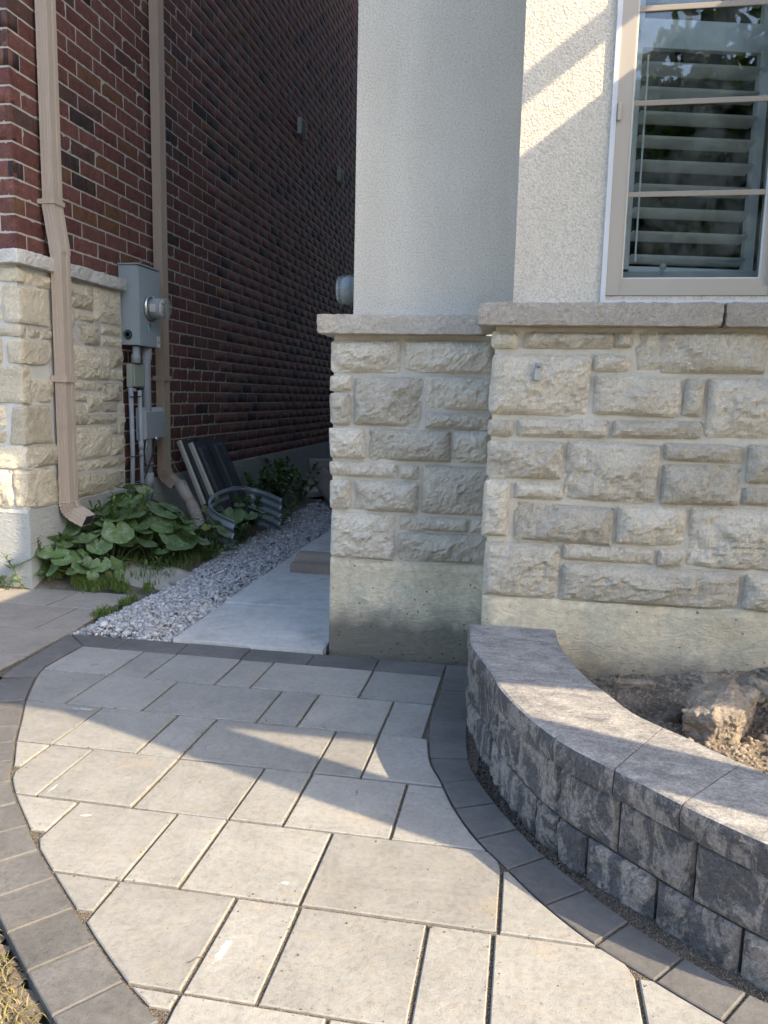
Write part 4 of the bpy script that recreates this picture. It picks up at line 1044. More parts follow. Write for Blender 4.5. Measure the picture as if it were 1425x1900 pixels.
rock('clay_lump', (.10, .09, .075), (.835, 2.60, .275), 3, 'pale rounded clay lump against the wall at the right edge', M_CLOD, (.2, .1, .3))
rock('clay_lump', (.085, .07, .055), (.475, 2.37, .175), 4, 'small dark lump of earth just left of the big clay lump', M_SOIL, (.2, .1, .9))
rock('clay_lump', (.12, .08, .06), (.64, 2.60, .205), 5, 'low grey-brown lump of earth behind the big clay lump', M_CLOD, (.2, .1, .2))
rock('clay_lump', (.09, .09, .07), (.735, 2.50, .225), 8, 'earth lump between the big clay lump and the wall', M_CLOD, (.1, .3, 1.2))
rock('clay_lump', (.15, .07, .05), (.40, 2.66, .140), 9, 'flat heap of grey earth at the foot of the foundation', M_CLOD, (.1, .0, .1))
rock('clay_lump', (.07, .055, .045), (.79, 2.33, .225), 12, 'lump of clay right of the big one, at the picture edge', M_CLOD, (.1, .3, 2.2))

# ================================================================ GRAVEL
gl = [(3.17, -1.975), (3.25, -1.965), (3.94, -1.945), (4.72, -2.02), (5.51, -2.04), (7.07, -2.13), (9.5, -2.2)]
def samp_gravel():
    while True:
        y = 3.165+abs(random.betavariate(1, 1.6))*5.3; xL = interp(gl, y); xR = -1.515-.012*(y-3.2)
        x = random.uniform(xL-.03, xR+.008)
        e_ = min(x-xL+.03, xR+.008-x)
        z = -.012+.030*min(1, max(0, e_)/.10)*min(1, (y-3.14)/.08)+random.uniform(-.012, .008)
        if y < 3.19 and x < -1.90: continue
        return (x, y, z)
gr = link('gravel', grains('g', 17000, samp_gravel, .0098, M_GRAVEL, .68), M_GRAVEL); tag(gr, 'strip of crushed grey limestone gravel beside the slab path', 'gravel', None, 'stuff')
gb = [(x, y) for y, x in gl]
V = [(x-.03, y, -.014) for x, y in gb]+[(-1.515-.012*(y-3.2), y, -.014) for x, y in gb]
n = len(gb); gbase = link('gravel_base', mesh('b', V, [(i, n+i, n+i+1, i+1) for i in range(n-1)]), M_LUMP); gbase['kind'] = 'structure'

# ================================================================ DOWNSPOUTS
def spout_prof(w_, d_, ribs=3, flip=1):
    """rectangular section with ribbed broad faces"""
    P = []; n = ribs*2+1
    for k in range(n+1):
        for e_ in ((0, .0028) if k % 2 else (.0028, 0)):
            x = -w_/2+w_*k/n; P.append((x, -d_/2+(e_ if 0 < k < n else 0)))
    Q = [P[0]]
    for p in P[1:]:
        if abs(p[0]-Q[-1][0])+abs(p[1]-Q[-1][1]) > 1e-5: Q.append(p)
    R = [(d_/2-.0, y) for y in ()]
    side = [(w_/2, -d_/2+d_*.3), (w_/2-.0025, -d_/2+d_*.36), (w_/2-.0025, -d_/2+d_*.6), (w_/2, -d_/2+d_*.66)]
    top_ = [(-x, -y) for x, y in Q]; s2 = [(-x, -y) for x, y in side]
    return Q+side+top_+s2
def sweep_frames(name, secs, prof, cap=True):
    """secs: list of (centre, right vector, up vector)"""
    V, F = [], []; n = len(prof)
    for c, r_, u_ in secs:
        c, r_, u_ = Vector(c), Vector(r_), Vector(u_)
        for a, b in prof: V.append(c+r_*a+u_*b)
    for i in range(len(secs)-1):
        for k in range(n): F.append((i*n+k, i*n+(k+1) % n, (i+1)*n+(k+1) % n, (i+1)*n+k))
    if cap: F.append(tuple(range(n))[::-1])
    return mesh(name, V, F)
def downspout(loc, label, parts, w_=.066, d_=.09, mat=M_SPOUT):
    d = thing('downspout', label, 'downspout', loc); pr = spout_prof(w_, d_)
    for nm, secs, sc_ in parts:
        p2 = [(a*sc_, b*sc_) for a, b in pr]
        link(nm, sweep_frames(nm, [((Vector(c)-Vector(loc)), r_, u_) for c, r_, u_ in secs], p2, True), mat, d)
    return d
X_, Y_ = (1, 0, 0), (0, 1, 0)
def bend_secs(c, r_in, a0, a1, n, rib=.004, w_=.066):
    """corrugated elbow in the XZ plane turning from straight down towards +x; c = end of the straight run"""
    out = []; cx = c[0]+r_in+w_/2; cz = c[2]
    for k in range(n+1):
        a = a0+(a1-a0)*k/n; R_ = r_in+w_/2
        p = (cx-R_*math.cos(a), c[1], cz-R_*math.sin(a))
        s_ = 1+(rib/.035 if k % 2 else 0)
        out.append((p, (math.cos(a)*s_, 0, math.sin(a)*s_), (0, s_, 0)))
    return out
y1 = 4.145
ds1 = downspout((-2.62, y1, .3), 'beige aluminium downspout at the stone corner, kinked out over the sill', [
    ('pipe', [((-2.640, y1, 7.4), X_, Y_), ((-2.640, y1, 2.10), X_, Y_)], 1.0),
    ('offset_pipe', [((-2.640, y1, 2.13), X_, Y_), ((-2.640, y1, 2.085), X_, Y_), ((-2.606, y1, 1.86), X_, Y_), ((-2.606, y1, 1.84), X_, Y_)], 1.06),
    ('pipe', [((-2.606, y1, 1.865), X_, Y_), ((-2.606, y1, .45), X_, Y_)], 1.0),
    ('elbow', bend_secs((-2.606, y1, .455), .045, 0, math.radians(62), 13)+[((-2.606+.078-.078*math.cos(1.082)+.088*math.sin(1.082), y1, .455-.078*math.sin(1.082)-.088*math.cos(1.082)), (math.cos(1.08), 0, math.sin(1.08)), (0, 1, 0))], 1.05)])
link('strap', boxes('s', [(-.052, .046, -.052, .052, -.018, .018)]), M_SPOUT, ds1, (.014, 0, 1.155-.3))
link('strap', boxes('s', [(-.060, .042, -.0525, .0525, -.012, .012)]), M_SPOUT, ds1, (-.02, 0, 2.112-.3))
link('screw', lathe('s', [(0, .004), (-.003, .003)], 8, 'y'), M_CLIP, ds1, (.02, -.0525, 1.155-.3))
link('spout_mouth_shade', boxes('s', [(-.026, .026, -.042, .042, -.001, .001)]), M_INK_SHADE, ds1, (.014+.078-.078*math.cos(1.082)+.087*math.sin(1.082), 0, .155-.078*math.sin(1.082)-.087*math.cos(1.082)), (0, -math.radians(62), 0))  # black plate standing in for the shade inside the spout mouth
y2 = 5.45
ds2 = downspout((-2.62, y2, .2), 'tan aluminium downspout behind the grey meter box, ending in a hose', [
    ('pipe', [((-2.640, y2, 7.4), X_, Y_), ((-2.640, y2, .52), X_, Y_)], 1.0),
    ('elbow', bend_secs((-2.640, y2, .53), .06, 0, math.radians(52), 12)+[((-2.64+.093-.093*math.cos(.907)+.07*math.sin(.907), y2, .53-.093*math.sin(.907)-.07*math.cos(.907)), (math.cos(.9), 0, math.sin(.9)), (0, 1, 0))], 1.04)], mat=M_SPOUT2)
link('strap', boxes('s', [(-.052, .044, -.052, .052, -.018, .018)]), M_SPOUT2, ds2, (-.02, 0, 1.19-.2))
# flexible extension: adapter, then ribbed hose bending down into the weeds
hp = [(-2.515, 5.44, .425), (-2.46, 5.41, .355), (-2.40, 5.38, .29)]
ext = link('downspout_adapter', tube('a', [Vector(p)-Vector((-2.62, y2, .2)) for p in hp], [.047, .044, .038], 14), M_FLEX, ds2)
pts, rad = [], []
for k in range(37):
    t = k/36; p = Vector((-2.40, 5.38, .29)).lerp(Vector((-2.31, 5.31, .17)), min(1, t*1.3))+Vector((.03*math.sin(t*PI*.5)*t, -.03*t, -.13*max(0, t-.35)**1.2))
    pts.append(p-Vector((-2.62, y2, .2))); rad.append(.040+(.006 if k % 2 else 0)+.006*t)
link('ribbed_hose', tube('h', pts, rad, 16, True, False), M_FLEX, ds2)

# ================================================================ ELECTRIC METER and CONDUITS
ebox = thing('electric_meter_box', 'tall grey electric meter box with round glass meter on the brick house', 'meter box', (-2.68, 5.08, 1.40))
def EB(nm, me, mat, parent=ebox):
    o = link(nm, me, mat, parent)
    if parent is ebox: o.location = (2.68, -5.08, -1.40)
    return o
EB('box_body', boxm('b', -2.69, -2.558, 4.934, 5.228, 1.398, 1.912, .004), M_METER)
EB('cover', boxm('c', -2.5575, -2.545, 4.930, 5.232, 1.394, 1.905, .003), M_METER)
EB('top_flange', boxm('t', -2.692, -2.541, 4.926, 5.236, 1.9125, 1.922, .002), M_METER)
kn = [(0, .036), (.0012, .036), (.0012, .033), (0, .033)]
EB('knockout', lathe('k', [(4.9338, .037), (4.9325, .036), (4.9325, .033), (4.9338, .032)], 28, 'y', (-2.632, 0, 1.463)), M_METER)
EB('knockout', lathe('k', [(4.9322, .022), (4.931, .021), (4.931, .0195), (4.9322, .019)], 24, 'y', (-2.632, 0, 1.463)), M_METER)
mc = (0, 5.075, 1.647)
EB('meter_ring', lathe('r', [(-2.5445, .086), (-2.536, .088), (-2.526, .086), (-2.520, .078)], 40, 'x', mc), M_CHROME)
EB('meter_housing', lathe('r', [(-2.5195, .066), (-2.455, .064), (-2.452, .056)], 36, 'x', mc), M_JB2)
EB('meter_face', lathe('f', [(-2.4515, .054), (-2.449, .054)], 32, 'x', mc), M_WHITE)
EB('meter_glass', lathe('g', [(-2.519, .074), (-2.47, .0735), (-2.425, .071), (-2.417, .066), (-2.414, .055)], 40, 'x', mc), M_DOME)
EB('meter_display', boxes('d', [(-2.4488, -2.4475, 5.05, 5.10, 1.668, 1.684)]), M_INK_SHADE)
EB('meter_label', boxes('d', [(-2.51, -2.47, 5.0085, 5.0105, 1.62, 1.67)]), M_WHITE)
for k, (wd, z) in enumerate(((.05, 1.655), (.06, 1.645), (.04, 1.636), (.055, 1.624), (.03, 1.614))):
    EB('meter_text_line', boxes('d', [(-2.4488, -2.4478, 5.075-wd/2, 5.075+wd/2, z, z+.003)]), M_INK_SHADE)
EB('hasp', boxm('h', -2.5446, -2.532, 5.045, 5.075, 1.528, 1.556, .002), M_CHROME)
EB('seal_tag', boxm('s', -2.534, -2.529, 5.022, 5.034, 1.49, 1.53, .002), M_CYAN)
EB('warning_label', boxes('w', [(-2.5446, -2.5438, 5.175, 5.222, 1.398, 1.472)]), M_WHITE)
EB('label_symbol', mesh('s', [(-2.5435, 5.19, 1.425), (-2.5435, 5.208, 1.425), (-2.5435, 5.199, 1.445)], [(0, 1, 2)]), M_INK_SHADE)
cond = thing('conduit_pipes', 'group of grey conduits running from the meter box down into the weeds', 'conduit', (-2.62, 5.0, .3))
def CP(nm, me, mat): 
    o = link(nm, me, mat, cond); o.location = (2.62, -5.0, -.3); return o
CP('pipe', tube('p', [(-2.600, 4.985, 1.39), (-2.600, 4.985, 1.345), (-2.604, 4.985, 1.33), (-2.604, 4.985, 1.28)], [.026, .025, .031, .031], 18), M_PVC)
CP('pipe', tube('p', [(-2.598, 5.12, 1.39), (-2.598, 5.12, 1.32), (-2.600, 5.12, 1.30), (-2.600, 5.12, .25)], [.037, .036, .030, .030], 20), M_PVC)
CP('coupling', tube('p', [(-2.600, 5.12, .42), (-2.600, 5.12, .53)], .036, 20), M_PVC)
CP('clamp', tube('p', [(-2.600, 5.12, .585), (-2.600, 5.12, .60)], .0345, 20), M_CHROME)
CP('pipe', tube('p', [(-2.624, 4.94, 1.118), (-2.622, 4.945, .7), (-2.632, 4.93, .20)], .0155, 14), M_PVC)
CP('pipe', tube('p', [(-2.590, 5.0, 1.10), (-2.588, 5.0, .7), (-2.580, 4.99, .20)], .0145, 14), M_PVC)
CP('coupling', tube('p', [(-2.590, 5.0, .76), (-2.5885, 5.0, .70)], .0175, 14), M_PVC)
for z in (1.06, .66, .47, .33):
    CP('cable_tie', tube('t', [(-2.607+.034*math.cos(a), 4.968+.048*math.sin(a), z+.004*math.sin(a)) for a in [2*PI*k/14 for k in range(15)]], .0035, 5, False), M_TIE)
CP('cable', tube('t', [(-2.55, 5.12, .76), (-2.54, 5.10, .70), (-2.56, 5.06, .60), (-2.575, 5.03, .52), (-2.59, 5.0, .47)], .005, 7), M_TIE)
CP('cable', tube('t', [(-2.575, 5.06, .76), (-2.583, 5.05, .69), (-2.583, 5.06, .63), (-2.57, 5.09, .58)], .004, 7), M_PVC)
CP('clamp', boxm('c', -2.665, -2.60, 4.955, 4.975, 1.098, 1.112, .003), M_JB2)
jb = thing('junction_box', 'small pale green-grey utility box just below the meter box', 'utility box', (-2.65, 5.04, 1.12))
link('box_body', boxm('b', 0, .042, -.105, .115, 0, .155, .004), M_JB, jb); link('cover', boxm('b', .0425, .056, -.098, .108, .006, .150, .005), M_JB, jb)
link('embossed_panel', boxm('b', .0561, .0575, -.01, .07, .115, .138, .0006), M_JB, jb); link('band', boxes('b', [(-.0, .05, -.105, .11, .158, .163)]), M_CHROME, jb)
jb2 = thing('junction_box', 'square grey utility box on the conduits with a small round fitting below', 'utility box', (-2.63, 5.15, .76))
link('box_body', boxm('b', 0, .035, -.14, .175, 0, .224, .006), M_JB2, jb2)
bm = bmesh.new(); V = [(.0355, -.14, 0), (.0355, .175, 0), (.0355, .175, .224), (.0355, -.14, .224), (.062, -.105, .012), (.062, .168, .012), (.062, .168, .195), (.062, -.105, .195)]
link('cover', mesh('c', V, [(4, 5, 6, 7), (0, 1, 5, 4), (1, 2, 6, 5), (2, 3, 7, 6), (3, 0, 4, 7)]), M_JB2, jb2)
link('embossed_panel', boxm('b', .0622, .0640, -.06, .12, .035, .075, .0008), M_JB2, jb2); link('embossed_panel', boxm('b', .0622, .0636, -.06, .12, .085, .14, .0006), M_JB2, jb2)
link('fitting', lathe('f', [(.04, .018), (.068, .018), (.068, .010), (.05, .010)], 18, 'x', (0, .045, .008)), M_CHROME, jb2)
link('fitting', boxm('f', .035, .055, .02, .05, -.045, -.005, .003), M_CHROME, jb2)
wi = link('ground_wire', tube('w', smooth3 if False else [(-2.50, 5.163, 1.027), (-2.50, 5.17, .95), (-2.495, 5.185, .86), (-2.50, 5.20, .77), (-2.498, 5.225, .69), (-2.49, 5.265, .61), (-2.48, 5.307, .545), (-2.465, 5.37, .49), (-2.45, 5.42, .40)], .0028, 6), M_GREENW); tag(wi, 'thin green wire dangling in front of the tan downspout', 'wire')
# meter on the side of the stucco house, seen edge-on
om = thing('electric_meter_box', 'grey meter box seen edge-on beside the stucco column, glass meter sticking out', 'meter box', (-.80, 4.0, 1.35))
link('box_body', boxm('b', -.06, .06, -.13, .17, 0, .49, .003), M_METER, om); link('top_flange', boxm('b', -.064, .06, -.135, .175, .491, .50, .002), M_METER, om); link('cover', boxm('b', -.068, -.061, -.133, .173, .0, .488, .002), M_METERD, om)
mo = (-0.0, .0, .275)
link('meter_ring', lathe('r', [(-.0685, .082), (-.078, .083), (-.082, .074)], 36, 'x', mo), M_CHROME, om)
link('meter_glass', lathe('r', [(-.083, .073), (-.13, .073), (-.168, .069), (-.176, .060)], 36, 'x', mo), M_DOME, om)
link('meter_housing', lathe('r', [(-.0825, .064), (-.13, .064), (-.152, .060)], 36, 'x', mo), M_JB2, om)

# ================================================================ LEANING PANELS, WINDOW WELL, ODDS AND ENDS
def panel_board(label, base, topc, wdir, wd, L, mirror=False):
    """raised vinyl panel leaning on the wall; base = bottom near corner, topc = top near corner, wdir = width direction"""
    t = thing('leaning_panel', label, 'panel', base, group=None)
    b = Vector(base); u_ = (Vector(topc)-b); L = u_.length; u_.normalize(); w_ = Vector(wdir).normalized(); w_ = (w_-u_*w_.dot(u_)).normalized(); n_ = w_.cross(u_).normalized()
    if n_.x < 0: n_ = -n_
    M_ = Matrix((w_, u_, n_)).transposed().to_4x4()
    def add(nm, me, mat): o = link(nm, me, mat, t); o.rotation_euler = M_.to_euler(); return o
    add('panel_board', boxm('p', 0, wd, 0, L, -.012, .006, .003), M_SHUT)
    add('edge_strip', boxm('p', -.013, .010, 0, L+.003, -.026, .0075, .002), M_CREAM)
    for a, b2 in ((.12, .40), (.62, .93)):
        V = [(wd*a, .0, .0062), (wd*b2, .0, .0062), (wd*b2, L-.035, .0062), (wd*a, L-.035, .0062), (wd*a+.02, .0, .017), (wd*b2-.02, .0, .017), (wd*b2-.02, L-.065, .017), (wd*a+.02, L-.065, .017)]
        add('raised_field', mesh('r', V, [(4, 5, 6, 7), (0, 1, 5, 4), (1, 2, 6, 5), (2, 3, 7, 6), (3, 0, 4, 7)]), M_SHUT)
    add('centre_strip', boxm('p', wd*.44, wd*.58, 0, L+.002, .0065, .021, .003), M_SHUT)
    add('rear_lip', boxm('p', .011, wd, L-.012, L+.004, -.026, -.0125, .002), M_SHUT)
    return t
panel_board('dark raised panel with cream edge leaning nearest the camera', (-2.247, 5.65, .10), (-2.54, 5.709, .709), (.12, .31, .03), .335, .7)
panel_board('dark raised panel with cream edge leaning behind the other one', (-2.333, 5.60, .12), (-2.625, 5.69, .723), (.12, .31, .03), .335, .7)
# corrugated window well
ww = thing('window_well', 'corrugated galvanised window well lying among the weeds', 'window well', (-2.1, 5.6, .1))
def U(t):     # plan outline of the U
    # arms point to the camera side / gravel
    pts_ = [(-1.94, 5.05), (-2.07, 5.10), (-2.18, 5.2), (-2.245, 5.36), (-2.275, 5.6), (-2.26, 5.85), (-2.18, 6.02), (-2.05, 6.02), (-1.88, 5.92)]
    return pts_
LU = smooth_line(U(0), 6); V, F = [], []; NZ = 28; hh = .24
for i, p in enumerate(LU):
    d = (LU[min(i+1, len(LU)-1)]-LU[max(i-1, 0)]).normalized(); n_ = Vector((d.y, -d.x))
    top_z = np.interp(i/6, range(9), [.22, .26, .30, .33, .35, .36, .34, .31, .27])
    lean = .45
    for k in range(NZ+1):
        t = k/NZ; wv = .0095*math.sin(t*PI*2*5); z = top_z-.32*t+wv*.3
        q = p+n_*wv+Vector((.05, .02))*(-t)*lean; V.append((q.x+2.1, q.y-5.6, z-.1))
for i in range(len(LU)-1):
    for k in range(NZ):
        a = i*(NZ+1)+k; F.append((a, a+NZ+1, a+NZ+2, a+1))
wm = link('corrugated_sheet', mesh('w', V, F, True), M_WELL, ww); md = wm.modifiers.new('s', 'SOLIDIFY'); md.thickness = .003; md.offset = 0
rimp = [Vector(V[i*(NZ+1)])+Vector((0, 0, .003)) for i in range(len(LU))]
link('rolled_rim', tube('r', rimp, .0055, 8), M_WELL, ww)
# far stack of concrete blocks
for k, (x, y, z, rz, lab) in enumerate([(-2.33, 8.95, .035, .1, 'grey concrete block at the bottom of the far stack'), (-2.30, 8.93, .135, -.12, 'grey concrete block in the middle of the far stack'), (-2.34, 8.95, .262, .35, 'flat grey concrete block on top of the far stack')]):
    o = link('concrete_block', rough_box(.34, .19, .10 if k < 2 else .09, .04, .006, .002, 20, 70+k), M_BLOCKC, None, (x, y, z+.045), (0, 0, rz)); tag(o, lab, 'concrete block', 'stacked concrete blocks')
# curved board at the back of the gravel, plus two loose pieces
V, F = [], []
nb1, nb2 = 26, 5
for i in range(nb1+1):
    t = i/nb1
    for j in range(nb2+1):
        u = j/nb2; cx = Vector((-2.33, 8.4)).lerp(Vector((-1.62, 6.75)), t); z = .20-.32*t+.26*t*t+.10*u*(1-.2*t)-.03*t
        V.append((cx.x+.10*u, cx.y+.25*u, max(.0, z)+.012*math.sin(u*3)))
for i in range(nb1):
    for j in range(nb2):
        a = i*(nb2+1)+j; F.append((a, a+1, a+nb2+2, a+nb2+1))
o = link('warped_board', mesh('b', V, F, True), M_WOOD); md = o.modifiers.new('s', 'SOLIDIFY'); md.thickness = .012; tag(o, 'thin warped brown board curling behind the gravel strip', 'board')
o = link('wood_plank', rough_box(.30, .42, .03, .05, .004, .002, 20, 77), M_WOOD, None, (-2.40, 7.2, .12), (.25, .12, .4)); tag(o, 'short grey plank propped beside the warped board', 'plank')
o = link('concrete_slab', rough_box(.30, .36, .06, .05, .006, .003, 20, 78), M_BLOCKC, None, (-2.15, 8.0, .10), (.1, -.1, .2)); tag(o, 'grey concrete slab lying below the stacked blocks, gravel on it', 'slab')
# moulded coping block lying on the path
V, F = [], []; prof = [(-.10, .012), (-.10, .072), (-.03, .072), (.0, .082), (.02, .100), (.035, .110), (.12, .110), (.12, .012)]
for x in (-1.395, -1.10):
    for y, z in prof: V.append((x, 4.66+y, z))
n = len(prof); F = [(k, (k+1) % n, n+(k+1) % n, n+k) for k in range(n)]+[tuple(range(n))[::-1], tuple(range(n, 2*n))]
me = mesh('cb', V, F); bm = bmesh.new(); bm.from_mesh(me); bmesh.ops.bevel(bm, geom=bm.edges[:], offset=.004, segments=2, affect='EDGES'); bm.to_mesh(me); bm.free()
o = link('moulded_concrete_block', me, M_BROWNB); tag(o, 'brown moulded concrete block lying across the slab path', 'block')
# old concrete lump under the weeds
V, F = [], []; nx, ny = 40, 20
for j in range(ny+1):
    for i in range(nx+1):
        u, v = i/nx, j/ny; x = -2.62+.76*u; y = 4.02+.36*v-.02*u+.14*u*0
        e = min(1, min(u, 1-u, v, 1-v)*7); z = -.03+(.105-.06*u+.03*v)*e**.5+.012*noise.fractal(Vector((x*9, y*9, 0)), 1, 2, 4)
        V.append((x+.02*noise.noise(Vector((u*5, v*5, 1))), y+.03*noise.noise(Vector((u*4, v*6, 9))), z))
for j in range(ny):
    for i in range(nx): a = j*(nx+1)+i; F.append((a, a+1, a+nx+2, a+nx+1))
o = link('concrete_rubble', mesh('l', V, F, True), M_LUMP); tag(o, 'low spill of old hardened concrete under the broad leaves', 'concrete')
for k, (x, y, s_, lab) in enumerate([(-1.93, 4.06, .022, 'white stone at the edge of the gravel below the concrete spill'), (-1.98, 4.3, .03, 'white stone between gravel and concrete spill, upper one'), (-2.42, 4.02, .06, 'grey stone among the leaves above the driveway')]):
    rock('loose_stone', (s_*1.6, s_, s_*.8), (x, y, .03+s_*.2), 90+k, lab, M_GRAVEL if k < 2 else M_LUMP, (0, 0, k), 8, .25, .01, 'stone')

# ================================================================ PLANTS
def leaf_mesh(R_, seed, cup=.25):
    rs = random.Random(seed); V, F = [(0, 0, 0)], []; na, nr = 26, 4; ph = rs.uniform(0, 6)
    for r_ in range(1, nr+1):
        for k in range(na):
            th = -PI+2*PI*k/na+PI/na
            notch = 1-.62*math.exp(-((abs(th)-PI)/.30)**2)
            rad = R_*(1+.05*math.sin(5*th+ph)+.035*math.sin(11*th+ph*2)+.02*math.sin(19*th))*(notch if r_ > 1 else 1)*(1.06 if abs(th) < 1.8 else .95)
            q = rad*r_/nr; z = cup*q*q/R_*(1 if r_ < nr else .7)+.05*R_*(r_/nr)**2*math.sin(4*th+ph)+.02*R_*(r_/nr)*math.sin(9*th+1.3*ph)
            z -= .25*q*q/R_*abs(math.sin(th))*.6
            V.append((q*math.cos(th), q*math.sin(th), z))
    for k in range(na): F.append((0, 1+k, 1+(k+1) % na))
    for r_ in range(nr-1):
        for k in range(na):
            if k == na-1 and r_ > 0: continue
            a = 1+r_*na+k; b = 1+r_*na+(k+1) % na; F.append((a, a+na, b+na, b))
    me = mesh('leaf', V, F, True); me.materials.append(M_LEAF); return me
leaves = [leaf_mesh(.094, k, .22+.12*(k % 3)) for k in range(6)]
def broad_plant(x, y, z, label, spec, big=1.):
    """spec: list of (dx, dy, dz, scale, tilt, azimuth) leaf positions"""
    t = thing('broad_leaved_weed', label, 'plant', (x, y, z), group='broad-leaved weeds at the foot of the brick house')
    st = []
    for k, (dx, dy, dz, s_, ti, az) in enumerate(spec):
        o = link('leaf', leaves[random.randrange(6)], None, t, (dx, dy, dz)); o.scale = (s_*big,)*3
        o.rotation_euler = Matrix.Rotation(az, 3, 'Z').to_4x4().to_euler()
        dirv = Matrix.Rotation(az+PI/2, 3, 'Z')@Vector((1, 0, 0)); R_ = Matrix.Rotation(ti, 4, dirv)@Matrix.Rotation(az, 4, 'Z')
        o.rotation_euler = R_.to_euler()
        st.append([(dx*.25, dy*.25, 0), (dx*.6, dy*.6, dz*.65), (dx, dy, dz)])
    V, F = [], []
    for path_ in st:
        me = tube('x', path_, .0035, 5, False); b = len(V); V += [tuple(v.co) for v in me.vertices]; F += [tuple(i+b for i in p.vertices) for p in me.polygons]; bpy.data.meshes.remove(me)
    link('leaf_stalks', mesh('stalks', V, F, True), M_STEM, t)
def auto_spec(n, spread, h, rs, smin=.7, smax=1.25):
    out = []
    for k in range(n):
        a = 2.4*k+rs.uniform(-.3, .3); r_ = spread*math.sqrt((k+.6)/n); ti = rs.uniform(-.1, .75)+.35*r_/spread
        out.append((r_*math.cos(a), r_*math.sin(a), h*(1-.55*(r_/spread)**1.5)+rs.uniform(-.03, .03), rs.uniform(smin, smax), ti, a+rs.uniform(-.5, .5)))
    return out
rs = random.Random(12)
PL = [(-2.42, 4.60, 'tall broad-leaved weed clump in front of the conduits', 15, .30, .42, 1.1), (-2.24, 4.76, 'broad-leaved weed beside the ribbed hose end', 11, .22, .24, .95),
      (-2.54, 4.30, 'broad-leaved weed under the mouth of the beige downspout', 12, .22, .30, .95), (-2.24, 4.48, 'broad-leaved weed between concrete spill and ribbed hose', 11, .22, .24, .95),
      (-2.60, 4.0, 'bright low broad-leaved weed left of the concrete spill', 11, .19, .15, .8), (-2.75, 3.95, 'small broad-leaved weed at the house corner', 5, .10, .08, .55),
      (-2.42, 4.26, 'dense broad-leaved weed in the middle of the clump', 12, .22, .26, .9), (-2.70, 4.08, 'broad-leaved weed against the foundation left of the downspout mouth', 8, .12, .16, .75), (-2.83, 3.87, 'small broad-leaved weed at the far left edge of the picture', 6, .10, .09, .5), (-2.44, 3.98, 'creeping broad-leaved weed above the driveway edge', 8, .17, .09, .62),
      (-2.08, 4.98, 'broad-leaved weed just in front of the corrugated window well', 8, .15, .20, .85), (-2.08, 5.60, 'broad-leaved weed growing inside the window well', 7, .15, .30, .95),
      (-2.30, 5.50, 'broad-leaved weed at the foot of the leaning panels', 5, .09, .30, .8), (-2.34, 4.08, 'low broad leaves spreading on the concrete spill', 5, .14, .10, .6)]
for x, y, lab, n, sp, h, b in PL:
    broad_plant(x, y, earth_z(x, y), lab, auto_spec(int(n*1.35), sp, h, rs, .42, 1.12), b)
def narrow_plant(x, y, z, h, label, seed, nst=3, ll=.075, spread=.06, mat=M_WEED, lw=.012, group='narrow-leaved weeds in the side yard'):
    rs = random.Random(seed); t = thing('narrow_leaved_weed', label, 'plant', (x, y, z), group=group)
    V, F, SV, SF, RR = [], [], [], [], []
    for s_ in range(nst):
        a0 = rs.uniform(0, 6.28); tip = Vector((spread*math.cos(a0)*rs.uniform(.5, 1.6), spread*math.sin(a0)*rs.uniform(.5, 1.6), h*rs.uniform(.7, 1.05)))
        me = tube('x', [(0, 0, 0), tip*.5+Vector((0, 0, .02)), tip], [.003, .0024, .0014], 5, False); b = len(SV); SV += [tuple(v.co) for v in me.vertices]; SF += [tuple(i+b for i in p.vertices) for p in me.polygons]; bpy.data.meshes.remove(me)
        nl = int(h/.011)
        for k in range(nl):
            t_ = .12+.88*k/nl; base = tip*t_+Vector((0, 0, .02*math.sin(t_*3))); a = 2.4*k+a0; l = ll*(1.15-.7*abs(t_-.55))*rs.uniform(.7, 1.1); el = rs.uniform(.1, .8)+.5*t_
            d = Vector((math.cos(a)*math.cos(el), math.sin(a)*math.cos(el), math.sin(el))); sd_ = Vector((-math.sin(a), math.cos(a), 0)); rv = rs.random()
            b = len(V); n = 4
            for q in range(n+1):
                u = q/n; c = base+d*l*u+Vector((0, 0, -l*.45*u*u)); w_ = lw*math.sin(PI*min(.97, .12+u*.85))*.5
                V += [tuple(c-sd_*w_), tuple(c+sd_*w_)]
            for q in range(n): F.append((b+2*q, b+2*q+1, b+2*q+3, b+2*q+2)); RR.append(rv)
    me = mesh('foliage', V, F); set_rnd(me, RR); link('foliage', me, mat, t); link('stem', mesh('stems', SV, SF), M_STEM, t)
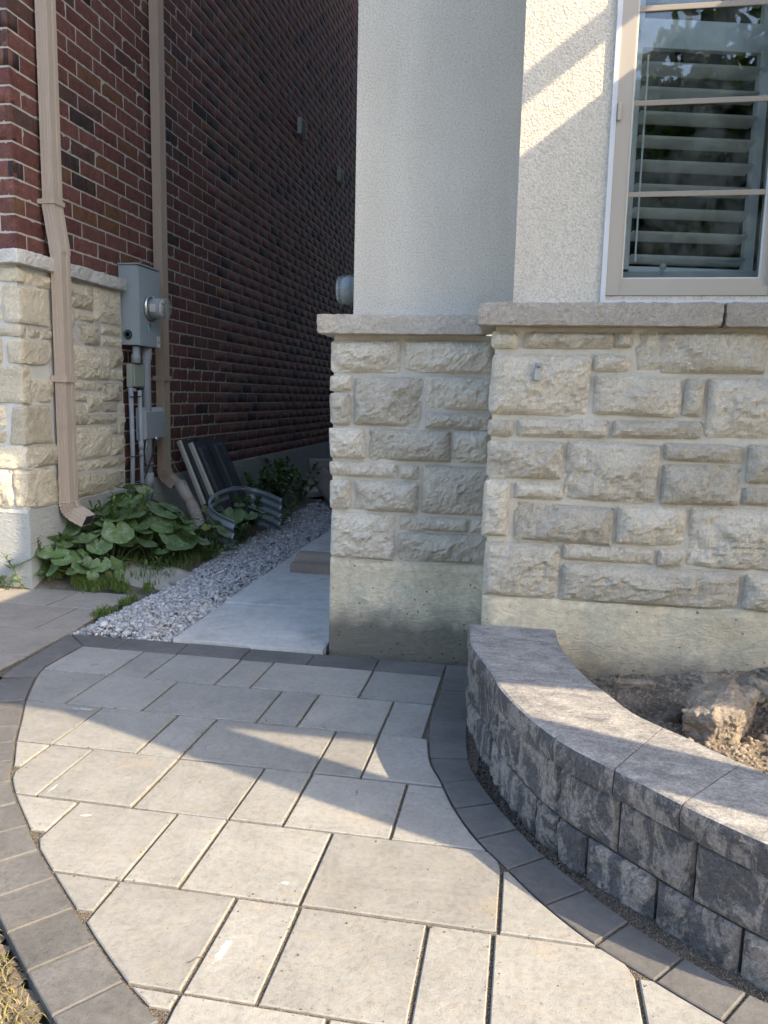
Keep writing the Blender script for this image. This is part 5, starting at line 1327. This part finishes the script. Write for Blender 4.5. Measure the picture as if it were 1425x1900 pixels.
NPL = [(-2.42, 4.28, .40, 'tall narrow-leaved weed rising from the middle of the broad leaves', 3, .11, .05, .014), (-2.34, 4.44, .36, 'second narrow-leaved weed rising among the broad leaves', 3, .10, .07, .013), (-2.18, 4.50, .32, 'narrow-leaved weed towards the hose side of the broad leaves', 2, .10, .05, .013),
       (-2.64, 4.92, .42, 'wispy weed climbing the thin conduits', 2, .06, .03, .008), (-2.70, 3.83, .27, 'lanky narrow-leaved weed at the left edge against the foundation', 2, .06, .12, .010), (-2.64, 3.93, .26, 'feathery weed standing against the foundation corner', 4, .035, .03, .006),
       (-2.79, 3.80, .11, 'tiny bright weed at the left edge of the driveway', 2, .05, .03, .012),
       (-2.36, 6.30, .40, 'feathery weed right of the leaning panels', 4, .07, .07, .008), (-2.30, 6.70, .36, 'feathery weed behind the window well', 4, .07, .08, .009), (-2.38, 7.3, .44, 'leafy weed against the far foundation', 4, .12, .12, .035), (-2.25, 7.0, .36, 'broad leafy weed behind the window well', 4, .12, .12, .04),
       (-2.36, 8.1, .30, 'leafy weed left of the stacked blocks', 4, .11, .14, .03), (-2.1, 8.4, .26, 'leafy weed in front of the stacked blocks', 4, .10, .12, .03), (-1.95, 9.2, .34, 'leafy weed right of the stacked blocks', 4, .11, .14, .035), (-2.05, 6.55, .16, 'low weed at the end of the window well', 4, .08, .10, .02), (-2.36, 4.40, .42, 'spindly narrow-leaved weed standing above the broad leaves', 4, .12, .10, .015), (-2.5, 4.42, .34, 'narrow-leaved weed nearest the thin conduits', 3, .11, .09, .013), (-2.42, 6.9, .34, 'dark leafy weed against the foundation behind the window well', 5, .11, .16, .035), (-2.45, 7.8, .36, 'dark leafy weed against the foundation nearer the blocks', 5, .11, .16, .035), (-2.2, 7.5, .26, 'dark leafy weed over the short plank', 5, .10, .15, .03), (-1.98, 6.2, .12, 'low weed between window well and gravel', 4, .07, .09, .02),
       (-2.02, 5.35, .15, 'low weed under the arm of the window well', 4, .07, .08, .02), (-2.0, 4.75, .10, 'low weed at the gravel edge in front of the window well', 4, .07, .10, .018), (-2.12, 4.3, .10, 'low weed at the gravel edge beside the concrete spill', 4, .06, .10, .016),
       (-2.15, 6.0, .3, 'leafy weed growing up inside the window well bend', 3, .09, .08, .03)]
for k, (x, y, h, lab, nst, ll, sp, lw) in enumerate(NPL):
    narrow_plant(x, y, earth_z(x, y), h, lab, 900+k, nst, ll, sp, M_WEED, lw)
def blades(name, n, sampler, h, w_, mat, lean=.6):
    V = np.zeros((n, 7, 3)); F = []
    for i in range(n):
        x, y, z = sampler(); a = random.uniform(0, 6.28); hh_ = h*random.uniform(.5, 1.4); ln_ = random.uniform(.1, lean)*hh_; ww_ = w_*random.uniform(.6, 1.3)
        dx, dy = math.cos(a), math.sin(a); sx, sy = -dy*ww_/2, dx*ww_/2
        for k, (t, f) in enumerate(((0, 1), (.4, .9), (.75, .6))):
            cx, cy, cz = x+dx*ln_*t*t, y+dy*ln_*t*t, z+hh_*(t-.25*t*t*lean)
            V[i, 2*k] = (cx-sx*f, cy-sy*f, cz); V[i, 2*k+1] = (cx+sx*f, cy+sy*f, cz)
        V[i, 6] = (x+dx*ln_, y+dy*ln_, z+hh_*(1-.25*lean)-ln_*.3)
    F = np.array([(0, 1, 3, 2), (2, 3, 5, 4), (4, 5, 6, 6)]); FF = (F[None]+(np.arange(n)*7)[:, None, None]).reshape(-1, 4)
    # use triangles so degenerate quads never occur
    T = np.array([(0, 1, 3), (0, 3, 2), (2, 3, 5), (2, 5, 4), (4, 5, 6)]); TT = (T[None]+(np.arange(n)*7)[:, None, None]).reshape(-1, 3)
    return np_mesh(name, V.reshape(-1, 3), TT, np.repeat(rng.random(n), 5))
def sg1():   # grass tufts along driveway edge and around the concrete spill
    while True:
        r_ = random.random()
        if r_ < .45: x = random.uniform(-2.75, -2.02); y = 3.90+random.gauss(0, .035)+(.05 if x < -2.5 else 0)
        elif r_ < .62: x = -2.03+random.gauss(0, .025); y = random.uniform(3.42, 3.95)
        elif r_ < .85: x = random.uniform(-2.3, -1.98); y = random.uniform(3.95, 5.1)
        else: x = random.uniform(-2.6, -1.95); y = random.uniform(4.3, 7)
        if noise.noise(Vector((x*9, y*9, 3))) > -.12: return (x, y, earth_z(x, y)+.03)
gg = link('grass_tufts', blades('g', 3600, sg1, .055, .0042, M_GRASS, .8), M_GRASS); tag(gg, 'short green grass and weeds fringing driveway, gravel and concrete spill', 'grass', None, 'stuff')
# lawn corner at bottom left
lw_pts = [p for p in sINL if p.y < 2.4]
def sg2():
    while True:
        x = random.uniform(-1.75, -.55); y = random.uniform(.8, 1.9)
        s_ = nearest(line, Vector((x, y))); p, n_ = at_s(acc[int(s_)]) if int(s_) < len(acc) else at_s(acc[-1])
        if n_.x > 0: n_ = -n_
        d = (Vector((x, y))-p).dot(n_)
        if d > .138+.02*random.random(): return (x, y, -.024+.012*noise.noise(Vector((x*10, y*10, 0))))
lg = link('lawn_grass', blades('g', 9000, sg2, .026, .0026, M_DRYGRASS, 1.8), M_DRYGRASS); tag(lg, 'patchy yellowing lawn at the bottom left corner beside the border', 'grass', None, 'stuff')
def sg3():
    x, y, z = sg2(); return (x, y, -.02)
ll_ = link('thatch', grains('t', 2500, sg3, .006, M_CLOD, .5), M_EARTH); tag(ll_, 'brown crumbs of soil and thatch between the grass blades', 'soil', None, 'stuff')
# dry twig scraps on the pavers
for k, (x, y, a, lab) in enumerate([(-.60, 1.30, .3, 'thin dry bent twig on the paver at lower left'), (-.28, 1.165, 1.9, 'thin dry twig on the paver near the bottom edge'), (-1.68, 2.78, .4, 'forked dry twig on the shaded paver at upper left'), (-.42, 2.0, 1.2, 'tiny dry twig on the paver beside the sunlit triangle')]):
    c_, s_ = math.cos(a), math.sin(a)
    o = link('twig', tube('t', [(0, 0, .003), (.012*c_, .012*s_, .006), (.016*c_-.01*s_, .016*s_+.01*c_, .005), (.03*c_-.012*s_, .03*s_+.012*c_, .003)], .0008, 5), M_BARK, None, (x, y, .0)); tag(o, lab, 'twig')
o = link('dead_leaf', mesh('l', [(0, 0, .004), (.03, .012, .012), (.06, 0, .003), (.03, -.014, .010), (.03, 0, .0155)], [(0, 3, 4), (3, 2, 4), (2, 1, 4), (1, 0, 4)]), M_WOOD, None, (-2.83, 3.74, .004), (0, 0, .2)); tag(o, 'curled brown dead leaf at the left edge of the driveway', 'leaf')

# ================================================================ TREES across the street (mirrored in the window)
def tree(x, y, h, r_, seed, label):
    rs = random.Random(seed); t = thing('broadleaf_tree', label, 'tree', (x, y, -.3), group='street trees')
    link('trunk', tube('t', [(0, 0, 0), (.05, .03, h*.3), (-.05, .05, h*.6), (0, 0, h*.85)], [.16, .13, .08, .03], 10), M_BARK, t)
    cl_ = [(Vector((rs.gauss(0, r_*.42), rs.gauss(0, r_*.42), h*rs.uniform(.38, .95))), r_*rs.uniform(.25, .45)) for _ in range(26)]
    n = 5200; C_ = np.array([cl_[i % 26][0] for i in range(n)]); S_ = np.array([cl_[i % 26][1] for i in range(n)])
    d = rng.normal(size=(n, 3)); d /= np.linalg.norm(d, axis=1)[:, None]; P = C_+d*(S_*rng.uniform(.5, 1, n))[:, None]
    a = rng.normal(size=(n, 3)); b = rng.normal(size=(n, 3)); a /= np.linalg.norm(a, axis=1)[:, None]; b /= np.linalg.norm(b, axis=1)[:, None]
    s_ = rng.uniform(.10, .20, n)[:, None]; V = np.stack([P-a*s_, P-b*s_*.6, P+a*s_, P+b*s_*.6], 1)
    link('crown', np_mesh('c', V.reshape(-1, 3), np.arange(n*4).reshape(n, 4), rng.random(n)), M_TREE, t)
tree(2.2, -8.5, 6.8, 2.6, 1, 'leafy street tree behind the viewer, straight across from the window')
tree(6.3, -10.5, 7.5, 3.0, 2, 'leafy street tree behind the viewer, furthest right')
tree(-4.5, -11, 7.2, 2.8, 3, 'leafy street tree behind the viewer, on the left')

tree(3.9, -8.0, 6.2, 2.3, 4, 'bushy street tree behind the viewer with a low dense crown')
tree(.4, -13, 8.5, 3.2, 5, 'tall street tree far behind the viewer in front of the brown house')
far = thing('brown_house', 'brown brick house across the street behind the viewer', 'house', (1, -20, -.3))
link('wall', boxes('w', [(-9, 9, -4, 0, 0, 6.2)]), M_WOOD, far)
link('roof', mesh('r', [(-9.6, .6, 6.2), (9.6, .6, 6.2), (9.6, -4.6, 6.2), (-9.6, -4.6, 6.2), (-8, -2, 8.6), (8, -2, 8.6)], [(0, 1, 5, 4), (1, 2, 5), (2, 3, 4, 5), (3, 0, 4)]), M_ROOF, far)
for k in range(4): link('window_frame', boxes('w', [(-7+4*k, -5.4+4*k, .005, .06, 3.6, 5.2)]), M_FRAME, far)

# soil sheet under the lawn corner
V, F = [], []; nx = ny = 60; idx = {}
for j in range(ny):
    for i in range(nx):
        x, y = -2.0+1.7*(i+.5)/nx, .2+2.0*(j+.5)/ny
        s_ = nearest(line, Vector((x, y))); p, n_ = at_s(acc[min(int(s_), len(acc)-1)])
        if n_.x > 0: n_ = -n_
        if (Vector((x, y))-p).dot(n_) < .138 or x > -.3: continue
        q = []
        for a, b in ((i, j), (i+1, j), (i+1, j+1), (i, j+1)):
            if (a, b) not in idx:
                X, Y = -2.0+1.7*a/nx, .2+2.0*b/ny; idx[(a, b)] = len(V); V.append((X, Y, -.022+.010*noise.fractal(Vector((X*14, Y*14, 0)), 1, 2, 3)))
            q.append(idx[(a, b)])
        F.append(q)
o = link('lawn_soil', mesh('s', V, F, True), M_SOIL); o['kind'] = 'structure'

# loose grit swept out of the joints
def sg4():
    while True:
        r_ = random.random(); k = random.randrange(len(ROWY)-2)
        if r_ < .5: y = ROWY[k]+random.gauss(0, .012); x = random.uniform(-1.8, 1.0)
        elif r_ < .85 and len(ROWX[k]): x = random.choice(ROWX[k])+random.gauss(0, .012); y = random.uniform(ROWY[k+1], ROWY[k])
        else: x = random.uniform(-1.8, .6); y = random.uniform(1.0, 3.1)
        if xl(y) < x < min(xr(y), 1.2): return (x, y, .0008)
o = link('joint_grit', grains('g', 2600, sg4, .0011, M_SAND, .7), M_SAND); tag(o, 'loose grit lying on the pavers along their joints', 'grit', None, 'stuff')
